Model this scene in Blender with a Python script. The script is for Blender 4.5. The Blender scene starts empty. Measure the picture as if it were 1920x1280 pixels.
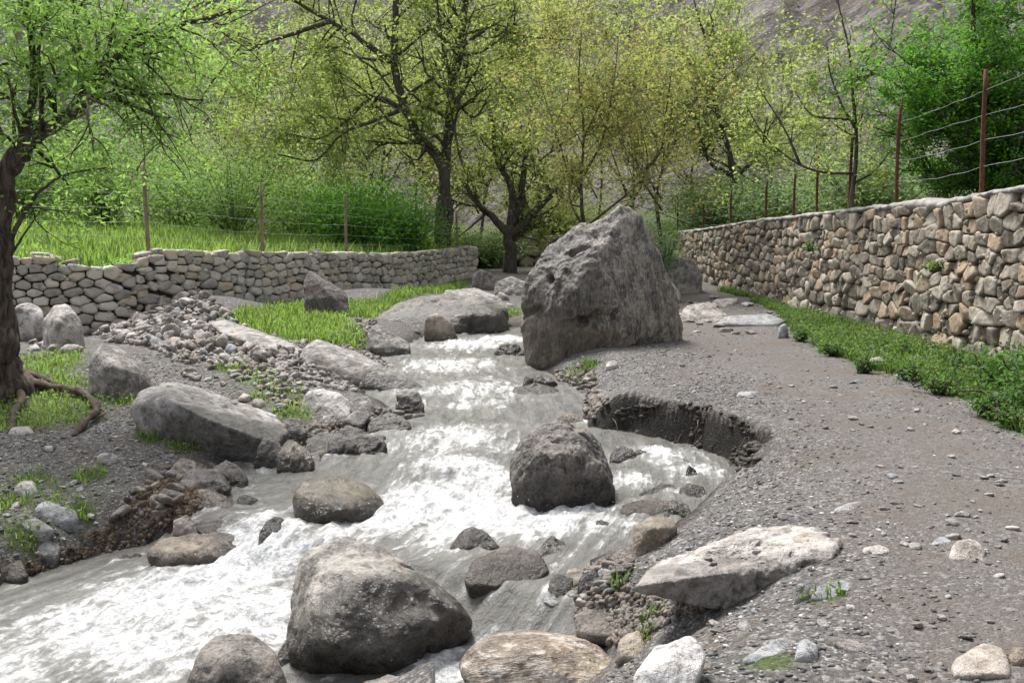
import bpy, bmesh, math, random
import numpy as np
from mathutils import Vector
S = bpy.context.scene
# ------------------------------------------------------------ camera, world, sun, exposure
PITCH = math.radians(6.36); FPX = 1884.0; CAMZ = 1.6
cam_d = bpy.data.cameras.new('camera'); cam = bpy.data.objects.new('camera', cam_d)
S.collection.objects.link(cam); S.camera = cam
cam.location = (0, 0, CAMZ); cam.rotation_euler = (math.pi/2-PITCH, 0, 0)
cam_d.sensor_width = 36; cam_d.lens = 36*FPX/1920; cam_d.clip_end = 1000; cam_d.clip_start = 0.05
SUN_EL, SUN_AZ = math.radians(58), math.radians(-28)     # azimuth from +y (behind the scene) towards -x
w = bpy.data.worlds.new('World'); S.world = w; w.use_nodes = True
wn = w.node_tree.nodes; wl = w.node_tree.links
bg = wn['Background']; sky = wn.new('ShaderNodeTexSky'); sky.sky_type = 'NISHITA'; sky.sun_disc = False
sky.sun_elevation = SUN_EL; sky.sun_rotation = SUN_AZ; sky.air_density = 1.0; sky.dust_density = 4.0; sky.ozone_density = 1.0
hs = wn.new('ShaderNodeHueSaturation'); hs.inputs['Saturation'].default_value = 0.3
wl.new(sky.outputs[0], hs.inputs['Color']); wl.new(hs.outputs[0], bg.inputs['Color']); bg.inputs['Strength'].default_value = 0.13
sd = bpy.data.lights.new('sun', 'SUN'); sun = bpy.data.objects.new('sun', sd); S.collection.objects.link(sun)
sd.energy = 3.0; sd.angle = math.radians(16); sd.color = (1, .975, .94)
sdir = Vector((math.sin(SUN_AZ)*math.cos(SUN_EL), math.cos(SUN_AZ)*math.cos(SUN_EL), math.sin(SUN_EL)))
sun.rotation_euler = sdir.to_track_quat('Z', 'Y').to_euler(); sun.location = (0, 20, 40)
S.view_settings.view_transform = 'Standard'; S.view_settings.look = 'None'; S.view_settings.gamma = 1
S.view_settings.exposure = 0.9
S.cycles.use_denoising = True; S.cycles.max_bounces = 6; S.cycles.transparent_max_bounces = 8
S.cycles.diffuse_bounces = 3; S.cycles.glossy_bounces = 2; S.cycles.transmission_bounces = 3
S.cycles.caustics_reflective = False; S.cycles.caustics_refractive = False
rng = np.random.default_rng(7); random.seed(7)

# ------------------------------------------------------------ maths helpers
def smooth(a, b, x):
    t = np.clip((x-a)/(b-a), 0, 1); return t*t*(3-2*t)
_perm = np.random.default_rng(3).permutation(256); _perm = np.concatenate([_perm]*3)
_g = np.random.default_rng(4).normal(size=(256, 3)); _g /= np.linalg.norm(_g, axis=1)[:, None]
def pn(p):
    i = np.floor(p).astype(np.int64); f = p-i; i &= 255; u = f*f*f*(f*(f*6-15)+10); out = 0
    for dx in (0, 1):
        wx = u[:, 0] if dx else 1-u[:, 0]
        for dy in (0, 1):
            wy = u[:, 1] if dy else 1-u[:, 1]
            for dz in (0, 1):
                wz = u[:, 2] if dz else 1-u[:, 2]
                h = _perm[_perm[_perm[(i[:, 0]+dx) & 255]+((i[:, 1]+dy) & 255)]+((i[:, 2]+dz) & 255)]
                g = _g[h]
                out = out+wx*wy*wz*(g[:, 0]*(f[:, 0]-dx)+g[:, 1]*(f[:, 1]-dy)+g[:, 2]*(f[:, 2]-dz))
    return out*1.6
def fbm(p, o=4, gain=.5, ridge=False):
    a, s, r = 1., 0., np.zeros(len(p))
    for k in range(o):
        n = pn(p+k*17.3); n = 1-2*np.abs(n) if ridge else n
        r = r+a*n; s += a; a *= gain; p = p*2.03
    return r/s
def n2(x, y, sc, o=3, z=0., ridge=False):
    x = np.asarray(x, float); y = np.asarray(y, float); sh = x.shape
    return fbm(np.stack([x.ravel()*sc, y.ravel()*sc, np.full(x.size, z)], 1), o, ridge=ridge).reshape(sh)
def ray(px, py):
    v = -(np.asarray(py, float)-640)/FPX; a = (np.asarray(px, float)-960)/FPX
    return a, math.cos(PITCH)+v*math.sin(PITCH), -math.sin(PITCH)+v*math.cos(PITCH)
def P(px, py, Y):
    a, b, c = ray(px, py); return np.array([a*Y/b, Y, CAMZ+c*Y/b])
def sdf(poly, x, y):                                     # signed distance, negative inside
    x = np.asarray(x, float); y = np.asarray(y, float); sh = x.shape; x = x.ravel(); y = y.ravel()
    d = np.full(x.size, 1e9); ins = np.zeros(x.size, bool); n = len(poly)
    for i in range(n):
        x0, y0 = poly[i]; x1, y1 = poly[(i+1) % n]; ex, ey = x1-x0, y1-y0
        t = np.clip(((x-x0)*ex+(y-y0)*ey)/(ex*ex+ey*ey+1e-12), 0, 1)
        d = np.minimum(d, (x-x0-t*ex)**2+(y-y0-t*ey)**2)
        c = ((y0 > y) != (y1 > y)) & (x < (x1-x0)*(y-y0)/(y1-y0+1e-12)+x0); ins ^= c
    d = np.sqrt(d); return np.where(ins, -d, d).reshape(sh)

# ------------------------------------------------------------ object helpers
def link(o, parent=None):
    S.collection.objects.link(o)
    if parent is not None: o.parent = parent
    return o
def tag(o, label=None, cat=None, group=None, kind=None):
    if label: o['label'] = label
    if cat: o['category'] = cat
    if group: o['group'] = group
    if kind: o['kind'] = kind
    return o
def mesh(name, V, F, mat, parent=None, loc=(0, 0, 0), attrs=None, smooth_=True):
    """V (n,3) world coordinates, F list/array of faces (array of equal size, or a list of arrays)"""
    V = np.asarray(V, float)-np.asarray(loc, float); m = bpy.data.meshes.new(name)
    if not isinstance(F, list): F = [F]
    F = [np.asarray(f, np.int64) for f in F if len(f)]
    loops = np.concatenate([f.ravel() for f in F]); sizes = np.concatenate([np.full(len(f), f.shape[1]) for f in F])
    m.vertices.add(len(V)); m.vertices.foreach_set('co', V.astype(np.float32).ravel())
    m.loops.add(len(loops)); m.loops.foreach_set('vertex_index', loops.astype(np.int32))
    m.polygons.add(len(sizes)); st = np.concatenate([[0], np.cumsum(sizes)[:-1]])
    m.polygons.foreach_set('loop_start', st.astype(np.int32))
    if smooth_: m.polygons.foreach_set('use_smooth', np.ones(len(sizes), bool))
    m.update(calc_edges=True); m.validate()
    for k, a in (attrs or {}).items():
        a = np.asarray(a, np.float32)
        if a.ndim == 1: m.attributes.new(k, 'FLOAT', 'POINT').data.foreach_set('value', a)
        else: m.attributes.new(k, 'FLOAT_VECTOR', 'POINT').data.foreach_set('vector', a.ravel())
    m.materials.append(mat); o = bpy.data.objects.new(name, m)
    if parent is None: o.location = loc
    else: o.location = np.asarray(loc, float)-np.asarray(parent.location, float)
    return link(o, parent)
def empty(name, loc):
    o = bpy.data.objects.new(name, None); o.location = loc; o.empty_display_size = .2; return link(o)
class Acc:                                               # accumulates pieces of one mesh
    def __init__(s): s.v = []; s.f = {}; s.n = 0; s.a = {}
    def add(s, V, F, **at):
        s.v.append(V)
        for f in (F if isinstance(F, list) else [F]):
            if len(f): s.f.setdefault(f.shape[1], []).append(np.asarray(f)+s.n)
        for k, a in at.items(): s.a.setdefault(k, []).append(np.broadcast_to(a, (len(V),)+np.shape(a)[1:]) if np.ndim(a) else np.full(len(V), a))
        s.n += len(V)
    def build(s, name, mat, parent=None, loc=(0, 0, 0), sm=True):
        return mesh(name, np.concatenate(s.v), [np.concatenate(x) for x in s.f.values()], mat, parent, loc,
                    {k: np.concatenate(v) for k, v in s.a.items()}, sm)
_ico = {}
def ico(n):
    if n not in _ico:
        bm = bmesh.new(); bmesh.ops.create_icosphere(bm, subdivisions=n, radius=1)
        V = np.array([v.co[:] for v in bm.verts]); F = np.array([[v.index for v in f.verts] for f in bm.faces]); bm.free()
        _ico[n] = (V/np.linalg.norm(V, axis=1)[:, None], F)
    return _ico[n]
def grid_faces(nu, nv):
    i = np.arange(nu*nv).reshape(nv, nu)
    return np.stack([i[:-1, :-1], i[:-1, 1:], i[1:, 1:], i[1:, :-1]], -1).reshape(-1, 4)
def tube(acc, pts, rad, k=6, tint=.5, lump=0.):
    pts = np.asarray(pts, float); n = len(pts); rad = np.broadcast_to(rad, (n,))
    T = np.gradient(pts, axis=0); T /= np.linalg.norm(T, axis=1)[:, None]+1e-9
    ref = np.array([0, 0, 1.]) if abs(T[0, 2]) < .8 else np.array([1., 0, 0])
    A = np.cross(T, ref); A /= np.linalg.norm(A, axis=1)[:, None]+1e-9; B = np.cross(T, A)
    th = np.arange(k)*2*np.pi/k
    R = rad[:, None]
    V = (pts[:, None]+R[..., None]*(np.cos(th)[None, :, None]*A[:, None]+np.sin(th)[None, :, None]*B[:, None]))
    if lump:
        Q = V.reshape(-1, 3); nn = fbm(Q*np.array([6, 6, 1.6]), 3).reshape(n, k)
        V = pts[:, None]+(V-pts[:, None])*(1+lump*nn)[..., None]
    V = V.reshape(-1, 3); i = np.arange(n-1)[:, None]*k; j = np.arange(k); jn = (j+1) % k
    F = np.stack([i+j, i+jn, i+k+jn, i+k+j], -1).reshape(-1, 4)
    V = np.vstack([V, pts[-1], pts[0]]); e = (n-1)*k
    C = np.stack([e+j, e+jn, np.full(k, n*k)], -1); D = np.stack([jn, j, np.full(k, n*k+1)], -1)
    acc.add(V, [F, C, D], tint=tint)
def spline(pts, m=6):
    pts = np.asarray(pts, float)
    if len(pts) < 3: return pts[0]+(pts[-1]-pts[0])*np.linspace(0, 1, m+1)[:, None]
    Q = np.vstack([2*pts[0]-pts[1], pts, 2*pts[-1]-pts[-2]]); out = []
    for i in range(1, len(Q)-2):
        for t in np.arange(m)/m:
            a, b, c, d = Q[i-1:i+3]
            out.append(.5*((2*b)+(c-a)*t+(2*a-5*b+4*c-d)*t*t+(3*b-a-3*c+d)*t**3))
    out.append(pts[-1]); return np.array(out)

# ------------------------------------------------------------ material helpers
class NT:
    def __init__(s, name):
        s.m = bpy.data.materials.new(name); s.m.use_nodes = True; s.t = s.m.node_tree; s.t.nodes.clear()
        s.out = s.t.nodes.new('ShaderNodeOutputMaterial')
    def n(s, ty, ins=None, **kw):
        x = s.t.nodes.new('ShaderNode'+ty)
        for k, v in kw.items(): setattr(x, k, v)
        for k, v in (ins or {}).items():
            sk = x.inputs[k]
            if hasattr(v, 'is_output') or isinstance(v, bpy.types.NodeSocket): s.t.links.new(v, sk)
            else: sk.default_value = v
        return x
    def pos(s): return s.n('NewGeometry').outputs['Position']
    def attr(s, a, vec=False): x = s.n('Attribute', attribute_name=a); return x.outputs['Vector' if vec else 'Fac']
    def noise(s, v, sc, det=5, rough=.55, dist=0.): return s.n('TexNoise', {'Vector': v, 'Scale': sc, 'Detail': det, 'Roughness': rough, 'Distortion': dist}).outputs['Fac']
    def mp(s, v, a, b, c=0., d=1.): return s.n('MapRange', {'Value': v, 'From Min': a, 'From Max': b, 'To Min': c, 'To Max': d}, interpolation_type='SMOOTHSTEP').outputs[0]
    def math(s, op, a, b=0.): return s.n('Math', {0: a, 1: b}, operation=op).outputs[0]
    def mix(s, f, a, b, bt='MIX'):
        x = s.n('Mix', data_type='RGBA', blend_type=bt)
        for k, v in ((0, f), (6, a), (7, b)):
            if isinstance(v, bpy.types.NodeSocket): s.t.links.new(v, x.inputs[k])
            else: x.inputs[k].default_value = (*v, 1) if isinstance(v, tuple) and len(v) == 3 else v
        return x.outputs[2]
    def scale(s, v, sc): return s.n('Mapping', {'Vector': v, 'Scale': sc}).outputs[0]
    def bump(s, h, st, dist, prev=None):
        ins = {'Height': h, 'Strength': st, 'Distance': dist}
        if prev is not None: ins['Normal'] = prev
        return s.n('Bump', ins).outputs[0]
    def fin(s, col, rough=.85, normal=None, spec=.3, trans=None):
        ins = {'Base Color': col if isinstance(col, bpy.types.NodeSocket) else (*col, 1), 'Roughness': rough, 'Specular IOR Level': spec}
        if normal is not None: ins['Normal'] = normal
        b = s.n('BsdfPrincipled', ins).outputs[0]
        if trans is not None:
            tr = s.n('BsdfTranslucent', {'Color': trans}).outputs[0]
            b = s.n('MixShader', {0: .56, 1: b, 2: tr}).outputs[0]
        s.t.links.new(b, s.out.inputs[0]); return s.m
def rock_mat(name, light, dark, lichen=(.42, .42, .38), amt=.5, fine=1., gloss=.75, warm=(.25, .17, .10), streak=(1, 1, 1)):
    t = NT(name); p = t.pos(); ps = t.scale(p, streak)
    a = t.noise(ps, 2.2*fine, 7, .62, .6); b = t.noise(ps, 11*fine, 6, .7); c = t.noise(p, 48*fine, 4, .7)
    col = t.mix(t.mp(a, .42, .58), dark, light)
    col = t.mix(t.mp(t.noise(p, 3.7*fine, 4), .55, .75, 0, .6), col, warm)
    col = t.mix(t.math('MULTIPLY', t.mp(b, .51, .60), amt), col, lichen)
    col = t.mix(t.mp(b, .47, .38, 0, .8), col, tuple(x*.3 for x in dark)); a2 = t.noise(p, 5.5*fine, 7, .72, .4); col = t.mix(t.mp(a2, .53, .62, 0, .45), col, tuple(min(1, x*1.25) for x in light)); col = t.mix(t.mp(a2, .46, .38, 0, .55), col, tuple(x*.6 for x in dark))
    col = t.mix(t.mp(c, .35, .7, 0, .5), col, t.mix(.5, col, (.6, .58, .55)))
    cr = t.math('ABSOLUTE', t.math('SUBTRACT', t.noise(ps, 1.3*fine, 8, .72, 1.2), .5)); cr2 = t.math('ABSOLUTE', t.math('SUBTRACT', t.noise(ps, 4*fine, 6, .75, 1.), .5))
    col = t.mix(t.mp(cr, .010, .0, 0, .45), col, tuple(x*.25 for x in dark)); col = t.mix(t.mp(cr2, .010, .0, 0, .3), col, tuple(x*.3 for x in dark))
    tn = t.attr('tint'); col = t.mix(t.mp(tn, 0, 1, 0, .5), col, t.mix(.6, col, (.34, .25, .17)))
    wet = t.attr('wet'); col = t.mix(wet, col, t.mix(.84, col, (.014, .010, .006)))  # wet holds real damp and the shade painted on boulder faces
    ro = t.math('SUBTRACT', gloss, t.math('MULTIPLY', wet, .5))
    nm = t.bump(a, .6, .12/fine); nm = t.bump(b, .85, .045/fine, nm); nm = t.bump(t.mp(cr, 0, .02), .25, .02, nm); nm = t.bump(c, .5, .008/fine, nm)
    return t.fin(col, ro, nm, .4)
M_rock = rock_mat('grey_rock', (.31, .288, .265), (.11, .10, .094), (.5, .48, .45), .55)
M_pale = rock_mat('pale_rock', (.46, .43, .40), (.24, .22, .205), (.62, .6, .58))
M_dark = rock_mat('dark_rock', (.15, .13, .115), (.038, .034, .031), (.27, .25, .225), .42)
M_crag = rock_mat('craggy_rock', (.28, .245, .205), (.062, .053, .045), (.47, .44, .39), .62, 1.3, streak=(2.4, 2.4, .8))
M_brown = rock_mat('brown_wet_rock', (.25, .20, .14), (.095, .075, .05), (.38, .33, .27), .5, gloss=.36)
M_river = rock_mat('river_rock', (.29, .262, .228), (.075, .066, .057), (.42, .40, .365), .5, gloss=.5)
M_vein = rock_mat('veined_tan_rock', (.40, .32, .235), (.17, .125, .085), (.60, .56, .50), .8, .8, gloss=.35, warm=(.36, .22, .12), streak=(.6, 1.6, 2.2))
M_slate = rock_mat('slate_stone', (.30, .31, .32), (.15, .16, .17), (.42, .43, .44))
M_purple = rock_mat('purple_rock', (.085, .066, .062), (.04, .031, .03), (.15, .125, .12), .3)
def wall_mat(name, A, B, C):
    t = NT(name); p = t.pos(); s_ = t.attr('tint'); h = t.attr('hue')
    col = t.mix(t.mp(s_, .1, .9), A, B); col = t.mix(t.mp(h, .72, .95, 0, .85), col, C)
    a = t.noise(p, 7, 6, .65); b = t.noise(p, 30, 5, .7); c = t.noise(p, 2.3, 4)
    col = t.mix(t.mp(a, .42, .7, 0, .5), col, t.mix(.6, col, (.55, .52, .46)))
    col = t.mix(t.mp(a, .5, .3, 0, .7), col, t.mix(.6, col, (.03, .025, .02)))
    col = t.mix(t.mp(b, .55, .75, 0, .5), col, (.5, .48, .44))
    col = t.mix(t.mp(c, .58, .72, 0, .35), col, (.12, .14, .06))
    nm = t.bump(a, .5, .03); nm = t.bump(b, .6, .008, nm)
    return t.fin(col, .88, nm, .25)
M_wallR = wall_mat('wall_stone_brown', (.135, .113, .088), (.37, .325, .265), (.36, .255, .165))
M_wallL = wall_mat('wall_stone_grey', (.32, .295, .255), (.58, .54, .47), (.52, .43, .31))
def simple(name, c1, c2, sc=8, rough=.85, bump=.02, stretch=(1, 1, 1), det=6, spec=.3):
    t = NT(name); p = t.scale(t.pos(), stretch); a = t.noise(p, sc, det, .65); b = t.noise(p, sc*5, 4, .7)
    col = t.mix(t.mp(a, .35, .65), c1, c2); col = t.mix(t.mp(b, .5, .75, 0, .4), col, tuple(min(1, x*1.8) for x in c2))
    return t.fin(col, rough, t.bump(b, .5, bump*.4, t.bump(a, .6, bump)), spec)
M_core = simple('wall_core_earth', (.02, .016, .012), (.05, .042, .032), 12)
M_coping = simple('coping_cement', (.17, .16, .145), (.33, .315, .29), 5, bump=.02)
M_rust = simple('rusty_steel', (.06, .022, .012), (.13, .05, .028), 20, .8, .003)
M_wood = simple('weathered_wood', (.16, .11, .075), (.30, .22, .15), 8, .9, .006, (3, 3, .6))
M_wire = simple('galvanised_wire', (.26, .27, .28), (.42, .43, .44), 20, .5, .001)
M_bark = simple('dark_bark', (.045, .038, .032), (.13, .11, .09), 9, .95, .03, (2.2, 2.2, .5))
M_barkL = simple('brown_bark', (.022, .017, .014), (.12, .092, .075), 9, .95, .03, (2.4, 2.4, .6))
M_barkG = simple('grey_bark', (.20, .185, .17), (.36, .34, .32), 9, .9, .02, (1.5, 1.5, .8))
M_root = simple('pale_root_bark', (.09, .07, .055), (.24, .19, .15), 10, .9, .015)
def leaf_mat(name, A, B, T, C=None):
    t = NT(name); s_ = t.attr('tint'); col = t.mix(t.mp(s_, 0, 1), A, B)
    if C: col = t.mix(t.mp(t.attr('hue'), .6, .9), col, C)
    return t.fin(col, .55, None, .35, t.mix(.55, col, T))
M_lfy = leaf_mat('yellow_green_leaf', (.12, .175, .04), (.33, .41, .11), (.49, .60, .14, 1))
M_lfo = leaf_mat('young_olive_leaf', (.13, .165, .045), (.31, .35, .10), (.46, .52, .12, 1), (.38, .22, .10))
M_lfg = leaf_mat('fresh_green_leaf', (.085, .18, .04), (.26, .42, .11), (.40, .66, .11, 1))
M_lfs = leaf_mat('shrub_leaf', (.06, .12, .03), (.21, .33, .085), (.32, .52, .11, 1))
M_lfu = leaf_mat('dusty_leaf', (.06, .10, .04), (.20, .28, .12), (.28, .42, .12, 1))
M_lfw = leaf_mat('weed_leaf', (.03, .075, .015), (.095, .19, .035), (.14, .31, .05, 1))
M_lfd = leaf_mat('deep_green_leaf', (.04, .12, .018), (.14, .31, .045), (.24, .54, .06, 1))
M_lfp = leaf_mat('pale_shrub_leaf', (.11, .19, .09), (.28, .38, .2), (.33, .48, .16, 1))
M_grass = leaf_mat('grass_blade', (.026, .07, .012), (.10, .185, .032), (.15, .29, .04, 1), (.26, .27, .12))
M_grassb = leaf_mat('meadow_grass_blade', (.06, .125, .022), (.20, .29, .065), (.28, .47, .07, 1), (.27, .30, .10))
M_dry = leaf_mat('dry_debris', (.05, .03, .018), (.22, .14, .08), (.25, .16, .08, 1))

# ------------------------------------------------------------ terrain
_Ls = np.array([2, 4.5, 5.5, 5.95, 7, 9, 14, 20, 26]); _Lz = np.array([-1., -.92, -.86, -.6, -.53, -.42, -.3, -.22, -.1])
def level(x, y): return np.interp(np.asarray(y)+.7*np.asarray(x), _Ls, _Lz)
def unproj(px, py, zf):
    a, b, c = ray(px, py); z = -.4
    for _ in range(40):
        Y = (z-CAMZ)*b/c; x = a*Y/b; z = .5*z+.5*float(zf(x, Y))
    return (a*Y/b, Y)
W_px = [(915, 612), (970, 618), (985, 655), (992, 690), (1040, 712), (1100, 745), (1090, 790), (1110, 812), (1200, 832), (1290, 848), (1350, 872), (1378, 892), (1350, 912), (1325, 935),
        (1290, 962), (1240, 1000), (1180, 1030), (1095, 1055), (1085, 1100), (1060, 1150), (1090, 1215), (1050, 1340), (800, 1500), (300, 1560), (-300, 1450), (-250, 1190), (-60, 1130), (0, 1108), (100, 1075),
        (200, 1045), (330, 1005), (425, 955), (425, 905), (445, 880), (540, 850), (610, 835), (690, 812), (765, 790), (740, 765), (690, 742), (750, 712), (720, 672), (765, 655), (800, 634), (880, 628)]
WP = [unproj(px, py, level) for px, py in W_px]
VAL = [(-45, 12), (-16, 14.6), (-10.5, 16.6), (-7.2, 18), (-5.3, 20.5), (-2.7, 24.6), (-1.15, 29), (-1.7, 37), (5.2, 38), (4.7, 31), (5.35, 25), (5.85, 18), (5.75, 11), (5.6, 4), (5.6, -8), (-45, -8)]
def ground_base(x, y):
    x = np.asarray(x, float); y = np.asarray(y, float)
    g = -.30*(1-smooth(-1.5, 0.3, x))*(1-smooth(8.5, 13, y)) + .24*smooth(19, 30, y)
    g = g-.24*(1-smooth(-1.5, 0.3, x))*(1-smooth(7.3, 9.4, y))
    g = g+.36*np.exp(-(((x+5.7)/1.15)**2+((y-18.8)/1.3)**2))-.22*smooth(-5.9, -7.2, x)*smooth(14.5, 16.5, y)          # rubble heap
    g = g+.25*np.exp(-(((x+3.2)/1.8)**2+((y-22.)/1.6)**2))
    dv = sdf(VAL, x, y)
    left = smooth(1.5, -1.5, x) if False else 1-smooth(-1., 3., x)
    top = left*(.78+.35*smooth(-6, -11, x)*0)+(1-left)*(1.25+.25*(1-smooth(12, 24, y)))
    pl = top+np.clip(dv, 0, 16)*(.07*left+.11*(1-left))
    return np.where(dv > 0, g+(pl-g)*smooth(.12, .42, dv), g), dv
def bankw(x, y, ds):
    rt = x > np.interp(y, [4, 7, 9, 14, 20], [-.3, -.6, -.9, -.9, -.6])
    wr = np.interp(y, [5, 7.0, 7.6, 8.1, 9.6, 10.2, 12], [1.5, 1.4, .5, .14, .16, .7, .9])
    wl = np.interp(y, [5, 8, 9.5, 12, 20], [.30, .5, .8, 1.2, 1.3])
    return np.where(rt, wr, wl)
def height(x, y, detail=True):
    x = np.asarray(x, float); y = np.asarray(y, float)
    g, dv = ground_base(x, y); L = level(x, y); ds = sdf(WP, x, y)
    ds2 = ds+.07*n2(x, y, 2.2, 3, 5.) if detail else ds
    ds2 = ds2-.2*(1-.65*smooth(1.4, 1.8, x))*smooth(.65, .95, x)*smooth(7.55, 7.9, y)*smooth(9.9, 9.6, y)
    bw = bankw(x, y, ds); t = np.clip(ds2/bw, 0, 1); prof = np.where(bw < .4, smooth(0, 1, t), 1-(1-t)**1.7)
    near = y < 26
    z = np.where(ds2 > 0, L+.01+(g-L-.01)*prof, L+.01-np.clip(-ds2*1.2, 0, .3))
    z = np.where(near | (ds < 0), z, g)
    if detail:
        z = z+.035*n2(x, y, .55, 3, 1.)+.012*n2(x, y, 3.1, 3, 2.)+.005*n2(x, y, 17, 2, 3.)
        z = z+.06*np.clip(n2(x, y, 1.1, 4, 9.), 0, 1)*(dv > 1)*2
    return z
def hz(x, y): return height(x, y)
def hit(px, py, extra=0.):
    a, b, c = ray(px, py); Y = np.geomspace(2., 60, 900); x = a*Y/b; z = CAMZ+c*Y/b
    h = np.maximum(height(x, Y, False), level(x, Y)*(sdf(WP, x, Y) < 0)-9*(sdf(WP, x, Y) >= 0))
    k = np.argmax(z < h); k = k if k > 0 else len(Y)-1
    return np.array([x[k], Y[k], h[k]])
def pxpoly(pts): return [tuple(hit(a, b)[:2]) for a, b in pts]
VERGE = pxpoly([(1345, 546), (1395, 558), (1465, 588), (1510, 636), (1585, 680), (1710, 708), (1820, 755), (1935, 815)])
VERGE = VERGE+[(4.1, 5.2), (5.65, 5.2), (5.72, 11), (5.8, 18), (5.3, 25)]
GA = pxpoly([(375, 600), (480, 575), (560, 570), (700, 560), (800, 545), (880, 528), (870, 545), (730, 580), (700, 598), (650, 596), (700, 660), (600, 645), (520, 635), (430, 605)])
GB = pxpoly([(40, 668), (150, 655), (165, 715), (235, 765), (205, 790), (90, 812), (-60, 812), (-80, 740)])
GC = pxpoly([(400, 690), (520, 690), (590, 735), (560, 800), (520, 770), (430, 730)])
GD = pxpoly([(-60, 885), (110, 880), (210, 900), (190, 960), (90, 1000), (0, 1040), (-90, 1040)])
tufts = [(300, 815, .28), (345, 835, .2), (545, 775, .28), (170, 890, .2), (20, 940, .22), (1080, 705, .32), (1100, 690, .25), (1252, 632, .2), (880, 1118, .12), (1160, 1098, .07), (1212, 1165, .1),
         (1205, 1205, .08), (1545, 1120, .12), (1365, 1120, .1), (1440, 1235, .13), (150, 960, .15), (60, 900, .2), (40, 1010, .15), (960, 590, .3), (230, 760, .2), (430, 690, .25), (620, 640, .3), (480, 745, .2), (320, 1060, .02)]
TW = [(*hit(a, b)[:2], r) for a, b, r in tufts]
def grassy(x, y):
    n = .34*n2(x, y, 1.6, 4, 12.)
    g = np.zeros(np.shape(x))
    for poly, soft, amt in ((VERGE, .12, 1.), (GA, .35, .72), (GB, .3, .7), (GC, .3, .5), (GD, .3, .45)):
        g = np.maximum(g, amt*smooth(soft, -soft, sdf(poly, x, y)+n))
    for tx, ty, r in TW: g = np.maximum(g, smooth(1.1, .4, np.hypot(x-tx, y-ty)/r+n))
    dv = sdf(VAL, x, y); return np.maximum(g, smooth(.2, .5, dv))
# fan-spaced ground sheet
ny, nx = 700, 600
yy = np.concatenate([np.linspace(-6, 2.6, 30, endpoint=False), 2.6*(64/2.6)**np.linspace(0, 1, ny-30)])
uu = np.linspace(-1, 1, nx); uu = uu*.72+.28*uu**3
X = uu[None, :]*(7+np.maximum(yy, 0)*.72)[:, None]; Yg = np.repeat(yy[:, None], nx, 1)
Z = height(X, Yg); GR = grassy(X, Yg); DS = sdf(WP, X, Yg); DV = sdf(VAL, X, Yg); LV = level(X, Yg)
WET_SHADE = smooth(.16, .01, Z-LV)*(DS < 1.2)*(Yg < 26)
PIT_SHADE = smooth(.62, .42, DS+.1*n2(X, Yg, 4, 3, 2.))*smooth(7.5, 7.9, Yg)*(Yg < 10)*(X > .7)*(Z < -.02)  # paints the shade of the pit bank near-black, stored with the wetness
WET_SHADE = np.maximum(WET_SHADE, PIT_SHADE*.95)
center = 1.2+.26*(Yg-4)
center = np.interp(Yg, [2, 6, 9, 12, 16, 24], [2.4, 2.9, 3.3, 3.3, 3.3, 4.1])
TRAIL = smooth(1.6, .3, np.abs(X-center)+.35*n2(X, Yg, .9, 3, 4.))
gt = NT('ground_gravel'); p = gt.pos()
v1 = gt.n('TexVoronoi', {'Vector': p, 'Scale': 70.}); v2 = gt.n('TexVoronoi', {'Vector': p, 'Scale': 30.})
sp1 = gt.n('SeparateColor', {0: v1.outputs['Color']}).outputs[0]; sp2 = gt.n('SeparateColor', {0: v2.outputs['Color']}).outputs[0]
nz = gt.noise(p, 1.3, 5); nf = gt.noise(p, 22, 6, .75)
col = gt.mix(gt.mp(sp1, .2, .95), (.078, .074, .072), (.155, .149, .144)); col = gt.mix(gt.mp(sp1, .90, .97, 0, .8), col, (.36, .35, .34))
col = gt.mix(gt.mp(sp2, .86, .97, 0, .7), col, (.30, .28, .26)); col = gt.mix(gt.mp(nf, .5, .3, 0, .6), col, (.055, .048, .042))
dirt = gt.mix(gt.mp(nf, .35, .7), (.115, .103, .094), (.165, .150, .138))
col = gt.mix(gt.math('MULTIPLY', gt.attr('trail'), gt.mp(nz, .35, .6, .35, .8)), col, dirt)
col = gt.mix(gt.mp(nz, .45, .7, 0, .35), col, (.11, .082, .06))
gcol = gt.mix(gt.mp(nf, .35, .65), (.035, .05, .015), (.085, .115, .03)); col = gt.mix(gt.math('MULTIPLY', gt.attr('grassy'), .85), col, gcol)
wt = gt.attr('wet'); col = gt.mix(wt, col, gt.mix(.9, col, (.008, .0065, .005)))  # wet holds shoreline damp and the painted shade of the pit bank
inv = gt.math('SUBTRACT', 1., v1.outputs['Distance']); nm = gt.bump(inv, .55, .012); nm = gt.bump(nf, .6, .02, nm)
M_ground = gt.fin(col, gt.math('SUBTRACT', .95, gt.math('MULTIPLY', wt, .2)), nm, .12)
V = np.stack([X, Yg, Z], -1).reshape(-1, 3); F = grid_faces(nx, ny)
fc = F[:, 0]; fx = X.ravel()[fc]; fy = Yg.ravel()[fc]
inside = DV.ravel()[fc] < .2; water_in = DS.ravel()[fc] < -.02
rightside = fx > np.interp(fy, [-6, 3, 5, 7, 9, 12, 16, 20, 26, 34], [-1.5, -.6, -.1, 0, 0, .2, .3, .4, .3, 0])
sel = {'path': inside & rightside & ~water_in & (GR.ravel()[fc] < .5) & (fy < 27), 'stream_bed': water_in}
sel['ground'] = ~(sel['path'] | sel['stream_bed'])
for nm_, mask in sel.items():
    Fm = F[mask]; used = np.unique(Fm); mp_ = np.zeros(len(V), int); mp_[used] = np.arange(len(used))
    o = mesh(nm_, V[used], mp_[Fm], M_ground, attrs={'grassy': GR.ravel()[used], 'wet': WET_SHADE.ravel()[used], 'trail': TRAIL.ravel()[used]})
    tag(o, kind='structure')

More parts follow.
